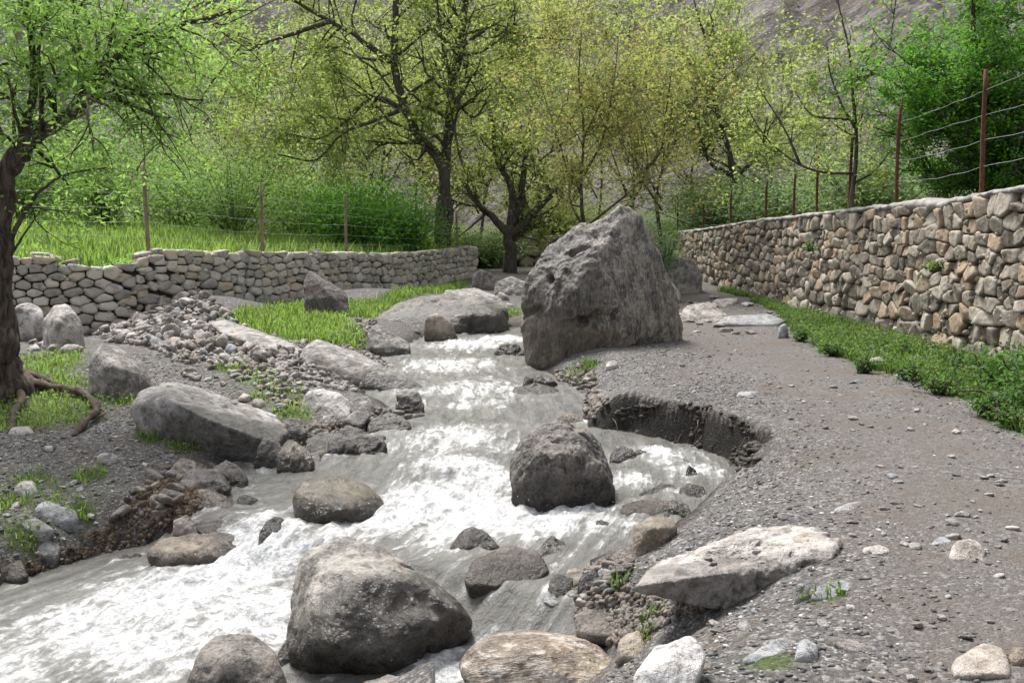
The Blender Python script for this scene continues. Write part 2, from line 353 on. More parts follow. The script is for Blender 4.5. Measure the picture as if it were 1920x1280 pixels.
# ------------------------------------------------------------ hillside behind everything
hx = np.linspace(-110, 110, 420); hy = np.linspace(34, 170, 330); HX, HY = np.meshgrid(hx, hy)
base = HY-(50-.42*np.clip(HX, -20, 45)+3*n2(HX, HY, .05, 2, 3.))
HZ = .3+np.where(base > 0, base*.62, base*.10)
dn = smooth(0, 10, base)
u_ = (HX*.80+HZ*.60); v_ = (HZ*.8-HX*.6)
HZ = HZ+dn*(3.0*n2(u_*.25, v_, .13, 5, 7., True)+1.1*n2(u_*.5, v_, .5, 4, 2.)+.5*n2(HX, HY, 1.1, 4, 5.))
ht = NT('hillside_scree'); p = ht.pos(); ps = ht.n('VectorRotate', {'Vector': p, 'Angle': math.radians(38)}, rotation_type='Y_AXIS').outputs[0]; ps = ht.scale(ps, (.22, .5, 1.))
a = ht.noise(ps, .55, 7, .65, .4); b = ht.noise(ps, 2.6, 7, .7); c = ht.noise(p, .9, 7, .65); d = ht.noise(p, .13, 4)
col = ht.mix(ht.mp(a, .36, .62), (.10, .088, .082), (.235, .21, .20)); col = ht.mix(ht.mp(b, .45, .62, 0, .7), col, (.32, .295, .28))
col = ht.mix(ht.mp(b, .5, .3, 0, .6), col, (.09, .075, .07)); col = ht.mix(ht.mp(d, .5, .68, 0, .5), col, (.25, .19, .155))
col = ht.mix(ht.mp(c, .54, .66, 0, .5), col, (.11, .115, .06))
M_hill = ht.fin(col, .95, ht.bump(b, .9, .6, ht.bump(a, .8, 1.5)), .2)
tag(mesh('hillside', np.stack([HX, HY, HZ], -1).reshape(-1, 3), grid_faces(len(hx), len(hy)), M_hill), kind='structure')

# ------------------------------------------------------------ rocks
def rock_shape(planes_n, planes_d, sub, seed, amp=.05, k=22, frq=None, size=1., crag=0.):
    D, F = ico(sub); q = np.clip(D@planes_n.T, 0, None)/planes_d[None, :]
    m = q.max(1, keepdims=True); r = 1/(m[:, 0]*((q/m)**k).sum(1)**(1/k))
    Pp = D*r[:, None]; f = (frq or 1.6)/size; o = seed*13.7
    n = fbm(Pp*f+o, 5, .55); rd = fbm(Pp*f*2.2+o+5, 4, .5, True)
    Pp = Pp+D*(size*(amp*n+amp*.35*(rd-.3)))[:, None]
    if crag:
        c = fbm(Pp*f*np.array([4.2, 4.2, 1.7])+o, 5, .62, True); Pp = Pp+D*(size*crag*(c-.4))[:, None]
        c2 = fbm(Pp*f*np.array([1.2, 1.2, 1.0])+o+9, 3, .5, True); Pp = Pp-D*(size*crag*1.5*smooth(.72, .95, c2))[:, None]
    return Pp, F
def hull_planes(pts):
    bm = bmesh.new()
    for q in pts: bm.verts.new(q)
    bmesh.ops.convex_hull(bm, input=bm.verts); bm.normal_update(); N = []; Dd = []
    for f in bm.faces:
        n = np.array(f.normal[:]); d = float(n@np.array(f.verts[0].co[:]))
        if d < 0: n, d = -n, -d
        if d < 1e-4: continue
        for i in range(len(N)):
            if N[i]@n > .985:
                if d > Dd[i]: Dd[i] = d
                break
        else: N.append(n); Dd.append(d)
    bm.free(); return np.array(N), np.array(Dd)
WLP = []
def hero(name, label, base, outline, thick, mat, extra=(), sub=6, amp=.045, k=24, seed=1, crag=0., z=None, cat='boulder', sink=.25, back=.62, wetband=.14, tint=.2, group=None, frq=None, chip=22, tan=None, damp_shade=None):
    """base (px,py): pixel where the rock meets ground or water; outline: [(px,py,dd)]; extra: the same; dd metres farther than base"""
    b0 = hit(*base) if z is None else None
    if z is not None: a_, b_, c_ = ray(*base); Y0 = (z-CAMZ)*b_/c_; bz = z
    else: Y0, bz = b0[1], b0[2]
    pts = [P(a, b, Y0+d) for a, b, d in list(outline)+list(extra)]
    cx = np.mean([o[0] for o in outline]); cy = np.mean([o[1] for o in outline])
    pts += [P(cx+(a-cx)*back, cy+(b-cy)*back, Y0+d+thick) for a, b, d in outline]
    pts = np.array(pts); lo = pts[pts[:, 2] < np.median(pts[:, 2])]; pts = np.vstack([pts, lo-np.array([0, 0, sink])])
    c = .5*(pts.max(0)+pts.min(0))*.5+pts.mean(0)*.5; N, D = hull_planes(pts-c)
    rc = np.random.default_rng(seed+900); E = rc.normal(size=(chip, 3)); E /= np.linalg.norm(E, axis=1)[:, None]; sup = ((pts-c)@E.T).max(0)
    N = np.vstack([N, E]); D = np.concatenate([D, sup*rc.uniform(.86, .98, chip)])
    size = float(np.prod(pts.max(0)-pts.min(0))**(1/3)); k = k*1.8
    Pp, F = rock_shape(N, D, sub, seed, amp, k, size=size, crag=crag, frq=frq)
    ox = np.array([P(a, b, Y0+d) for a, b, d in outline])-c
    for q_ in (1, -1):
        m_ = Pp[:, 0]*q_ > 0; Pp[m_, 0] *= float(np.clip((ox[:, 0]*q_).max()/(Pp[m_, 0]*q_).max(), .9, 1.45))
    m_ = Pp[:, 2] > 0; Pp[m_, 2] *= float(np.clip(ox[:, 2].max()/Pp[m_, 2].max(), .9, 1.4)); Vw = Pp+c
    wl_ = level(Vw[:, 0], Vw[:, 1]); near = sdf(WP, Vw[:, 0], Vw[:, 1]) < .25
    wet = smooth(wetband+.14, .06, Vw[:, 2]-wl_+.06*fbm(Vw*3, 2))*near
    if damp_shade is not None: sv = ((Vw-c)/size)@np.array(damp_shade[:3]); wet = np.maximum(wet, damp_shade[4]*smooth(damp_shade[3]-.07, damp_shade[3]+.07, sv+.12*fbm(Vw*2.3/size, 4)))  # shade painted on front and lower faces, with damp patina, kept in wet
    tt = np.full(len(Vw), float(tint))
    if tan is not None: tt = np.maximum(tt, 1.6*smooth(tan+.15, tan-.2, Vw[:, 2]+.25*fbm(Vw*1.7, 4)+.35*(Vw[:, 0]-c[0])))
    m_ = (np.abs(Vw[:, 2]-wl_-.02) < .035) & (near > 0); WLP.append(Vw[m_][::3])
    loc = (c[0], c[1], bz); o = mesh(name, Vw, F, mat, loc=loc, attrs={'wet': wet, 'tint': tt})
    return tag(o, label, cat, group)
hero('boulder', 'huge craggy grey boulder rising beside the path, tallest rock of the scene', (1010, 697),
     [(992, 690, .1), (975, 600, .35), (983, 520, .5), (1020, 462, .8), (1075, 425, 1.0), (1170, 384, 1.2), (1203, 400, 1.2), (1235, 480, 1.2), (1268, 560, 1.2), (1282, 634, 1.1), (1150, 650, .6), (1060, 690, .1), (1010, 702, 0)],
     1.4, M_crag, [(1100, 505, .25), (1150, 590, .2), (1060, 560, .1), (1195, 480, .9)], sub=7, amp=.028, k=30, seed=3, crag=.03, wetband=.05, tan=.2, chip=7, back=.42, frq=2.0, damp_shade=(-.8, -.5, .0, .22, .6))
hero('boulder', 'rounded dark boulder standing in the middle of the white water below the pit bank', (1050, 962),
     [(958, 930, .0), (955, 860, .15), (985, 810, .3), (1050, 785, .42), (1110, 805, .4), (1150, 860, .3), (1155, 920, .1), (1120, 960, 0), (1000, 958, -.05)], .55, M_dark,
     [(1010, 850, -.08), (1090, 870, -.1), (1040, 920, -.12)], sub=7, amp=.06, k=16, seed=11, crag=.03, damp_shade=(.1, -.5, -.9, .12, .75))
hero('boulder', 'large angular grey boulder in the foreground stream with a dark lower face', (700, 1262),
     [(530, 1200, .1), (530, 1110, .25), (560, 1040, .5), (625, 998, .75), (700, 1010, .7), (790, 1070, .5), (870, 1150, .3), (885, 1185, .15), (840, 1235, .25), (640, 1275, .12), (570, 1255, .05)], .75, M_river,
     [(700, 1090, -.05), (800, 1095, .02), (630, 1185, -.26), (590, 1230, -.15), (860, 1150, .08)], sub=7, amp=.045, k=26, seed=21, crag=.022, damp_shade=(.45, -.75, -.62, .08, .85), wetband=.3)
hero('boulder', 'dark mottled boulder cut by the bottom edge, left of the large angular boulder', (430, 1400),
     [(335, 1280, .15), (370, 1205, .3), (420, 1185, .4), (480, 1195, .4), (530, 1240, .3), (545, 1290, .2), (530, 1360, 0), (350, 1360, 0)], .5, M_dark, [(430, 1230, .1)], sub=6, amp=.05, k=16, seed=23, z=-.95, crag=.015, damp_shade=(.0, -.7, -.7, .12, .7))
hero('boulder', 'smooth rounded brown boulder with water sliding over its top', (625, 990),
     [(541, 935, .1), (560, 905, .25), (620, 888, .5), (700, 905, .5), (722, 940, .3), (700, 970, .1), (620, 995, 0), (565, 985, 0)], .5, M_brown, [(600, 940, -.02), (670, 950, 0)], sub=6, amp=.035, k=12, seed=31, wetband=.25, crag=.008)
hero('boulder', 'smooth low tan boulder at the bottom edge washed by thin water', (1000, 1330),
     [(860, 1230, .25), (900, 1190, .4), (980, 1172, .5), (1080, 1185, .45), (1150, 1225, .3), (1180, 1270, .2), (1150, 1330, 0), (900, 1340, 0)], .45, M_vein, [(1000, 1220, .15)], sub=7, amp=.05, k=12, seed=33, z=-.80, tint=.3, wetband=.05, crag=.012)
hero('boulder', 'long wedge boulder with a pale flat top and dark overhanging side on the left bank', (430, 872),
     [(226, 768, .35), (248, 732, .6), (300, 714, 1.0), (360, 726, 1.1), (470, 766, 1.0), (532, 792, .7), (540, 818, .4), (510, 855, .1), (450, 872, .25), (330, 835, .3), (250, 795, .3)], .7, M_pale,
     [(300, 742, .25), (400, 790, -.02), (480, 830, -.02), (525, 842, .1)], sub=7, amp=.022, k=36, seed=41, crag=.014, back=.85, chip=3, damp_shade=(.2, -.75, -.6, .12, .85))
hero('boulder', 'tilted rounded grey boulder standing behind the long wedge boulder', (215, 750),
     [(157, 720, .1), (160, 670, .2), (185, 646, .3), (225, 650, .4), (270, 680, .45), (290, 720, .4), (270, 750, .2), (200, 752, 0)], .6, M_rock, [(215, 690, -.05), (250, 700, .1)], sub=6, amp=.03, k=20, seed=43, tint=.35, chip=8)
hero('boulder', 'upright blocky boulder speckled with pale lichen at the left wall foot', (130, 655),
     [(80, 640, .1), (78, 600, .2), (100, 572, .3), (125, 570, .3), (150, 595, .3), (156, 625, .2), (140, 655, 0), (100, 650, 0)], .7, M_pale, [(110, 600, -.1)], sub=6, amp=.06, k=18, seed=44, tint=.4)
hero('boulder', 'small squat boulder between the leaning tree and the speckled blocky boulder', (60, 640),
     [(28, 610, .1), (30, 575, .2), (55, 568, .3), (78, 580, .3), (80, 608, .1)], .5, M_pale, sub=5, amp=.06, k=16, seed=45)
hero('boulder', 'grey triangular slab sloping into the stream from the left bank', (690, 735),
     [(560, 690, .3), (565, 655, .6), (600, 636, .8), (640, 650, .8), (720, 690, .4), (795, 724, .1), (785, 734, 0), (700, 735, 0), (620, 725, .1)], .8, M_rock, [(600, 665, .25)], sub=6, amp=.02, k=32, seed=51, crag=.008, chip=4)
hero('rock', 'pale grey boulder with a cleft beside the water, below the triangular slab', (610, 785),
     [(558, 770, .1), (565, 740, .2), (600, 730, .3), (640, 738, .3), (660, 760, .2), (655, 785, 0), (590, 788, 0)], .35, M_pale, sub=6, amp=.05, k=18, seed=52, cat='rock')
hero('rock', 'pale blunt rock butted against the right side of the cleft boulder', (680, 780),
     [(645, 780, 0), (655, 745, .15), (690, 742, .2), (702, 765, .1), (695, 784, 0)], .3, M_pale, sub=5, amp=.06, k=18, seed=53, cat='rock')
hero('boulder', 'purplish dark boulder leaning in the grass in front of the left wall', (610, 592),
     [(570, 570, .1), (567, 530, .3), (580, 508, .4), (610, 525, .4), (650, 555, .3), (655, 580, .1), (640, 594, 0), (600, 594, 0)], .8, M_purple, [(620, 555, .0)], sub=6, amp=.045, k=22, seed=54)
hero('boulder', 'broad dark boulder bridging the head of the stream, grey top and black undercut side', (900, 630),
     [(700, 600, .6), (740, 575, 1.0), (830, 550, 1.6), (920, 560, 1.6), (955, 580, 1.2), (955, 615, .5), (930, 632, .1), (860, 632, 0), (800, 630, 0), (720, 625, .3)], 1.2, M_dark, [(850, 590, .2), (930, 588, .2)], sub=6, amp=.04, k=22, seed=55, crag=.02, chip=6, damp_shade=(.2, -.8, -.5, .08, .8))
hero('boulder', 'flat grey slab lying on the broad dark boulder at the stream head', (880, 585), [(828, 568, .3), (838, 544, 1.1), (890, 540, 1.4), (938, 556, 1.1), (960, 580, .6), (940, 600, .2), (880, 596, .1)], .9, M_rock, sub=6, amp=.05, k=24, seed=56, chip=8, z=.02, damp_shade=(.3, -.7, -.6, .1, .7))
hero('rock', 'brown wedge rock standing upright in the stream head water', (825, 645),
     [(795, 640, .0), (795, 600, .1), (815, 588, .2), (840, 600, .2), (858, 635, .1), (850, 645, 0), (810, 647, 0)], .45, M_brown, sub=5, amp=.06, k=22, seed=57, cat='rock', tint=.6)
hero('rock', 'grey sharp edged block on the left water edge upstream of the triangular slab', (740, 672),
     [(690, 650, .1), (690, 620, .3), (705, 608, .4), (740, 630, .3), (768, 645, .2), (770, 665, .0), (735, 675, 0), (710, 665, 0)], .5, M_rock, sub=6, amp=.05, k=24, seed=58, cat='rock')
hero('boulder', 'rounded grey boulder leaning between the huge craggy boulder and the right wall', (1280, 552),
     [(1240, 545, .1), (1238, 500, .2), (1270, 482, .4), (1300, 488, .4), (1318, 520, .3), (1315, 548, .1), (1280, 556, 0)], .9, M_rock, sub=6, amp=.04, k=18, seed=61, tint=.5)
hero('rock', 'tan block tucked under the rounded boulder near the right wall', (1258, 568),
     [(1238, 565, 0), (1238, 535, .1), (1258, 528, .2), (1278, 550, .1), (1275, 567, 0)], .5, M_pale, sub=5, amp=.05, k=20, seed=62, cat='rock', tint=.6)
hero('rock_slab', 'jagged pale rock slab half buried at the edge of the path, largest flat rock on the path', (1390, 1125),
     [(1185, 1098, .0), (1230, 1060, .3), (1330, 1030, .55), (1420, 990, .62), (1500, 986, .5), (1585, 1012, .22), (1550, 1050, .08), (1510, 1100, .02), (1430, 1144, .02), (1330, 1134, .02), (1250, 1112, .03)], .2, M_pale,
     [(1290, 1078, .05), (1440, 1072, .02), (1360, 1075, .0), (1500, 1060, .15)], sub=7, amp=.05, k=34, seed=71, crag=.045, cat='rock', tint=.35, back=.9, wetband=.01, chip=3, sink=.0, damp_shade=(.0, -.8, -.6, .10, .45))
hero('rock', 'white angular stone at the bottom edge of the path', (1250, 1330),
     [(1190, 1260, .05), (1230, 1200, .3), (1290, 1185, .35), (1320, 1205, .3), (1310, 1260, .1), (1290, 1320, 0), (1200, 1320, 0)], .2, rock_mat('white_rock', (.72, .70, .68), (.5, .48, .46), (.8, .8, .8), .5), [(1255, 1230, .1)], sub=6, amp=.05, k=26, seed=72, cat='rock', crag=.01)
hero('rock', 'dark oblong rock with a black wet edge on the right shore of the foreground', (1140, 1205),
     [(1080, 1190, .0), (1082, 1150, .15), (1120, 1143, .2), (1180, 1158, .2), (1195, 1185, .1), (1180, 1205, 0), (1110, 1208, 0)], .25, M_dark, sub=6, amp=.05, k=20, seed=73, cat='rock', tint=.5)
hero('rock', 'low rounded rock in the shallow pool right of the large angular boulder', (950, 1112),
     [(870, 1095, .0), (890, 1048, .2), (945, 1022, .3), (1005, 1034, .3), (1030, 1072, .15), (1000, 1110, 0), (930, 1120, 0)], .35, M_dark, sub=6, amp=.05, k=18, seed=74, cat='rock', tint=.9)
hero('rock', 'small dark pointed rock poking out of the foam behind the pool rock', (888, 1045),
     [(835, 1040, 0), (858, 1005, .1), (888, 988, .15), (920, 1008, .1), (942, 1042, 0), (880, 1050, 0)], .3, M_dark, sub=5, amp=.07, k=18, seed=75, cat='rock')
hero('rock', 'flat brown rock under dark flat stones at the left shore cascade', (370, 1075),
     [(270, 1040, .1), (290, 1008, .25), (370, 994, .3), (450, 1000, .2), (474, 1030, .08), (445, 1058, .0), (370, 1078, 0), (310, 1068, 0)], .4, M_brown, [(370, 1040, 0)], sub=6, amp=.06, k=18, seed=76, crag=.02, cat='rock', wetband=.05, tint=.6)
hero('rock', 'tan stone resting on the flat brown shore rock', (350, 1000), [(322, 1000, 0), (325, 975, .05), (350, 965, .1), (375, 985, .1), (370, 1004, 0)], .15, M_pale, sub=5, amp=.06, k=18, seed=77, cat='rock', tint=1., z=-.66, sink=.03, chip=8)
hero('rock', 'black flat stone lying beside the tan stone on the shore rock', (410, 1003), [(365, 1000, .0), (370, 978, .1), (410, 974, .15), (445, 993, .1), (420, 1006, 0)], .2, M_dark, sub=5, amp=.08, k=18, seed=78, cat='rock', wetband=.5, z=-.66, sink=.03, chip=8)
hero('rock', 'brown block with a flat top on the left shore above the cascade', (390, 965), [(340, 962, .0), (350, 930, .2), (400, 918, .25), (440, 935, .2), (440, 958, 0), (390, 968, 0)], .3, M_brown, sub=5, amp=.06, k=20, seed=79, cat='rock', tint=.8)
hero('rock', 'reddish dark stone at the left shore beside the side channel', (462, 953), [(440, 950, 0), (442, 930, .05), (470, 926, .1), (485, 940, .05), (475, 955, 0)], .15, M_purple, sub=5, amp=.05, k=16, seed=80, cat='rock', wetband=.4)
hero('rock', 'black glistening rock in the small cascade between side channel and brown boulder', (520, 1035), [(478, 1030, 0), (485, 985, .15), (520, 968, .25), (555, 985, .2), (560, 1020, .05), (520, 1040, 0)], .25, M_dark, sub=6, amp=.08, k=14, seed=81, cat='rock', wetband=.6, crag=.02)
hero('rock', 'tan rock with water around it on the right shore beside the rounded dark boulder', (1215, 975), [(1162, 965, 0), (1170, 945, .1), (1215, 935, .2), (1270, 940, .2), (1285, 958, .1), (1240, 975, 0)], .25, M_brown, sub=5, amp=.05, k=18, seed=82, cat='rock', tint=1., wetband=.02)
hero('rock', 'brown rock wedged in the right gravel shore, lowest of the shore rocks', (1220, 1030), [(1190, 1025, 0), (1185, 985, .1), (1215, 968, .2), (1265, 968, .2), (1275, 985, .1), (1240, 1015, 0), (1210, 1032, 0)], .25, M_brown, [(1220, 990, .0)], sub=6, amp=.05, k=18, seed=83, cat='rock', tint=.6, wetband=.03)
hero('rock', 'dark flat stone at the water edge above the tan shore rock', (1250, 938), [(1190, 935, 0), (1210, 912, .1), (1260, 905, .2), (1300, 920, .15), (1315, 935, .05), (1250, 942, 0)], .2, M_dark, sub=5, amp=.07, k=18, seed=84, cat='rock', wetband=.5)
hero('rock', 'small tan stone awash in the pit backwater', (1270, 895), [(1240, 893, 0), (1250, 882, .05), (1280, 880, .1), (1298, 890, .05), (1270, 898, 0)], .15, M_brown, sub=4, amp=.05, k=14, seed=85, cat='rock', wetband=.02)
hero('rock', 'tan stone peeping out just behind the rounded dark boulder', (1065, 800), [(1035, 795, 0), (1045, 778, .1), (1075, 775, .1), (1100, 795, .0)], .2, M_brown, sub=5, amp=.05, k=14, seed=86, cat='rock', tint=1., wetband=.02)
hero('rock', 'low dark rock awash in midstream above the rounded dark boulder', (1000, 748), [(950, 745, 0), (965, 725, .2), (1010, 718, .3), (1050, 730, .25), (1040, 748, 0)], .3, M_dark, sub=5, amp=.07, k=14, seed=87, cat='rock', wetband=.4)
hero('rock', 'slate grey stone with green weeds under it on the path', (1580, 1120), [(1525, 1118, .0), (1540, 1095, .1), (1590, 1084, .2), (1630, 1095, .15), (1625, 1115, .05), (1570, 1128, 0)], .2, M_slate, sub=5, amp=.08, k=24, seed=88, cat='rock', crag=.02)
hero('rock', 'small slate stone upright beside the jagged pale slab', (1503, 1130), [(1488, 1128, 0), (1492, 1100, .05), (1512, 1093, .08), (1520, 1110, .05), (1510, 1132, 0)], .1, M_slate, sub=4, amp=.05, k=16, seed=89, cat='rock')
hero('rock', 'rounded tan stone at the lower right corner of the path', (1855, 1272), [(1795, 1265, .0), (1800, 1225, .15), (1840, 1208, .25), (1890, 1212, .2), (1905, 1240, .1), (1895, 1268, 0), (1830, 1275, 0)], .2, M_pale, sub=6, amp=.04, k=14, seed=90, cat='rock', tint=1.)
hero('rock', 'small brown stone touching the rounded tan corner stone', (1910, 1250), [(1895, 1248, 0), (1898, 1215, .05), (1925, 1215, .08), (1935, 1245, 0)], .12, M_brown, sub=4, amp=.05, k=14, seed=91, cat='rock', tint=1.)
hero('rock', 'pinkish angular stone on the right side of the path', (1820, 1055), [(1783, 1045, .0), (1795, 1015, .1), (1830, 1008, .15), (1852, 1030, .1), (1845, 1055, .0), (1810, 1058, 0)], .15, M_pale, sub=5, amp=.07, k=24, seed=92, cat='rock', tint=.8)
hero('rock', 'bluish flat stone next to the pinkish angular stone', (1770, 1028), [(1747, 1022, 0), (1760, 1006, .1), (1785, 1006, .12), (1798, 1018, .05), (1775, 1030, 0)], .1, M_slate, sub=4, amp=.04, k=16, seed=93, cat='rock')
hero('rock', 'low pinkish grey stone right of the jagged pale slab', (1640, 1050), [(1608, 1048, 0), (1620, 1026, .1), (1650, 1020, .15), (1682, 1035, .1), (1640, 1045, 0)], .12, M_pale, sub=5, amp=.07, k=20, seed=94, cat='rock', tint=.5)
hero('rock', 'mossy elongated slate stone near the bottom of the path', (1440, 1240), [(1395, 1238, 0), (1410, 1215, .1), (1480, 1190, .25), (1500, 1195, .25), (1490, 1220, .1), (1430, 1245, 0)], .12, M_slate, sub=5, amp=.06, k=22, seed=95, cat='rock')
hero('rock', 'round blue grey pebble stone near the bottom of the path', (1513, 1240), [(1490, 1232, 0), (1492, 1205, .08), (1515, 1195, .12), (1538, 1210, .1), (1535, 1235, 0)], .1, M_slate, sub=4, amp=.04, k=12, seed=96, cat='rock')
hero('rock', 'thin dark slate sliver lying on the lower path', (1590, 1222), [(1540, 1195, .1), (1550, 1190, .12), (1640, 1212, .05), (1638, 1222, 0), (1590, 1215, 0)], .1, M_dark, sub=4, amp=.03, k=26, seed=97, cat='rock')
hero('rock', 'thin slate flake lying in the middle of the path', (1590, 962), [(1562, 958, 0), (1590, 942, .15), (1618, 938, .2), (1622, 945, .15), (1590, 963, 0)], .1, M_slate, sub=4, amp=.03, k=26, seed=98, cat='rock')
hero('rock', 'flat pale flake lying alone higher up the path', (1403, 745), [(1380, 742, 0), (1385, 734, .1), (1425, 733, .15), (1428, 740, .1), (1403, 746, 0)], .12, M_slate, sub=4, amp=.03, k=26, seed=99, cat='rock')
hero('rock', 'blue grey stone at the left bank, largest of the loose bank stones', (100, 985), [(60, 972, .0), (62, 945, .1), (95, 938, .2), (140, 955, .15), (150, 972, .05), (110, 986, 0)], .22, M_slate, sub=5, amp=.05, k=18, seed=100, cat='rock')
hero('rock', 'pale stone in the grass just above the blue grey bank stone', (48, 930), [(22, 922, 0), (35, 902, .1), (60, 902, .12), (75, 922, .05), (50, 932, 0)], .15, M_pale, sub=5, amp=.05, k=16, seed=101, cat='rock')
hero('rock', 'long flat stone under the blue grey bank stone', (70, 1012), [(35, 990, 0), (40, 975, .05), (70, 973, .1), (100, 992, .05), (75, 1000, 0)], .15, M_slate, sub=5, amp=.05, k=20, seed=102, cat='rock', tint=.5)
hero('rock', 'mossy stone at the left frame edge beside the water', (30, 1104), [(0, 1085, 0), (5, 1060, .1), (35, 1052, .12), (52, 1075, .05), (35, 1092, 0)], .2, M_dark, sub=5, amp=.05, k=16, seed=103, cat='rock')
hero('rock', 'slate slab stone leaning on the bank between grass and water', (90, 1066), [(45, 1045, 0), (50, 1015, .1), (90, 1002, .2), (115, 1025, .15), (105, 1050, 0)], .2, M_slate, sub=5, amp=.06, k=22, seed=104, cat='rock')
hero('rock', 'white oval pebble stone on the left gravel bank', (198, 868), [(178, 862, 0), (185, 850, .05), (208, 848, .08), (220, 858, .05), (200, 869, 0)], .1, M_pale, sub=4, amp=.03, k=12, seed=105, cat='rock')
hero('rock', 'flat pale stone below the tree roots', (38, 818), [(12, 812, 0), (18, 800, .1), (55, 798, .15), (62, 810, .05), (38, 820, 0)], .15, M_pale, sub=4, amp=.04, k=14, seed=106, cat='rock')
hero('rock', 'white stone in the gravel beside the huge boulder', (1147, 692), [(1135, 688, 0), (1140, 677, .1), (1155, 676, .12), (1162, 685, .05)], .12, M_pale, sub=4, amp=.04, k=14, seed=107, cat='rock')
hero('rock', 'grey stone sitting in the grass verge by the right wall', (1645, 692), [(1628, 688, 0), (1632, 672, .1), (1655, 668, .15), (1664, 682, .05), (1650, 692, 0)], .15, M_pale, sub=4, amp=.06, k=14, seed=108, cat='rock')
hero('rock', 'long flat pale slab lying down the grass slope in front of the left wall', (540, 665), [(395, 602, 1.2), (430, 602, 1.5), (520, 637, .9), (570, 652, .4), (565, 664, 0), (500, 655, .2), (430, 630, .6)], .3, M_rock, sub=6, amp=.03, k=26, seed=109, cat='rock', tint=.3)
hero('rock', 'dark mossy boulder standing by the right end of the left wall', (915, 545), [(885, 545, 0), (885, 515, .2), (900, 505, .3), (922, 512, .3), (932, 540, .1)], .6, M_dark, sub=5, amp=.05, k=18, seed=110, cat='rock')
hero('rock', 'layered grey slab rocks left of the huge boulder by the tree foot', (955, 555), [(925, 550, 0), (930, 528, .3), (960, 518, .5), (990, 525, .5), (992, 550, .1), (960, 562, 0)], .8, M_rock, sub=6, amp=.06, k=26, seed=111, cat='rock', crag=.02)
hero('rock', 'flat pale slab in the path near the far bend, under the rounded boulder', (1330, 603), [(1275, 600, .1), (1285, 570, .8), (1330, 565, 1.0), (1365, 590, .4), (1340, 606, 0), (1300, 606, 0)], .5, M_rock, sub=6, amp=.06, k=24, seed=112, cat='rock', crag=.015, tint=.5)
hero('rock', 'flat dark slab lying across the path near the far bend', (1400, 612), [(1340, 608, 0), (1360, 592, .6), (1440, 588, .8), (1475, 600, .4), (1460, 614, 0)], .5, M_slate, sub=5, amp=.03, k=24, seed=113, cat='rock')
hero('rock', 'pale flat slab farther up the path by the wall', (1360, 575), [(1325, 573, 0), (1340, 560, .6), (1385, 558, .8), (1388, 568, .5), (1360, 577, 0)], .5, M_pale, sub=5, amp=.03, k=20, seed=114, cat='rock')
hero('rock', 'small upright stone at the verge corner where the path narrows', (1467, 635), [(1458, 632, 0), (1460, 612, .1), (1475, 606, .12), (1480, 625, .05), (1470, 636, 0)], .12, M_slate, sub=4, amp=.06, k=20, seed=115, cat='rock')

rim = spline([hit(a, b-6)+np.array([0, 0, .012]) for a, b in [(1100, 806), (1150, 788), (1210, 774), (1290, 767), (1340, 773), (1392, 798), (1420, 835), (1416, 862), (1388, 888)]], 12)
foot = []
for a, b in [(1108, 812), (1160, 824), (1220, 831), (1280, 845), (1325, 862), (1352, 876), (1366, 888), (1368, 893), (1362, 900)]: q_ = unproj(a, b, level); foot.append([q_[0], q_[1], float(level(*q_))-.1])
foot = spline(foot, 12); nv = 26; vv = np.linspace(0, 1, nv)[:, None, None]; bow = np.sin(vv*np.pi)*np.array([.05, .10, 0])
SV = rim[None]*(1-vv)+foot[None]*vv+bow; SV[0] += (rim-foot)*.10*np.array([1, 1, 0]); SV[0, :, 2] -= .03; SV[1, :, 2] -= .012; fl_ = SV.reshape(-1, 3).copy()
edge = np.tile(smooth(0, .08, np.linspace(0, 1, len(rim)))*smooth(1, .92, np.linspace(0, 1, len(rim))), nv)[:, None]*np.repeat(smooth(-.05, .2, np.linspace(0, 1, nv)), len(rim))[:, None]
fl_ = fl_+(np.stack([fbm(fl_*5+k_*9, 4, .6) for k_ in range(3)], 1)*np.array([.11, .13, .05])+np.stack([fbm(fl_*15+k_*9, 4, .7, True) for k_ in range(3)], 1)*.035)*edge
M_soil = simple('shaded_soil', (.010, .008, .006), (.045, .037, .029), 14, .95, .03, spec=.08)  # near-black soil colour takes in the shade under the overhang
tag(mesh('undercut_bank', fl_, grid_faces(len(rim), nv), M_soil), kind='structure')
r = np.random.default_rng(77); n_ = 1500; pk = fl_[r.choice(len(fl_), n_)]+r.normal(0, .012, (n_, 3)); D_, F_ = ico(2); s_ = .006+.03*r.random(n_)**3
V_ = D_[None]*(1+r.normal(0, .15, (n_, len(D_), 1)))*np.stack([s_*1.3, s_, s_*.7], 1)[:, None]+pk[:, None]
tag(mesh('bank_chips', V_.reshape(-1, 3), (F_[None]+(np.arange(n_)*len(D_))[:, None, None]).reshape(-1, 3), simple('dark_chip', (.02, .017, .014), (.10, .088, .075), 9), smooth_=False), kind='stuff')
a_ = Acc()
for q in range(26):
    i_ = r.integers(6, len(rim)-6); p0 = SV[r.integers(3, 14), i_]; d_ = (foot[i_]-rim[i_])*np.array([.5, .5, .6])+r.normal(0, .08, 3); tube(a_, p0+np.linspace(0, 1, 6)[:, None]*d_+np.cumsum(r.normal(0, .012, (6, 3)), 0), np.linspace(.005, .002, 6), 4)
tag(a_.build('hanging_roots', M_root), kind='stuff')
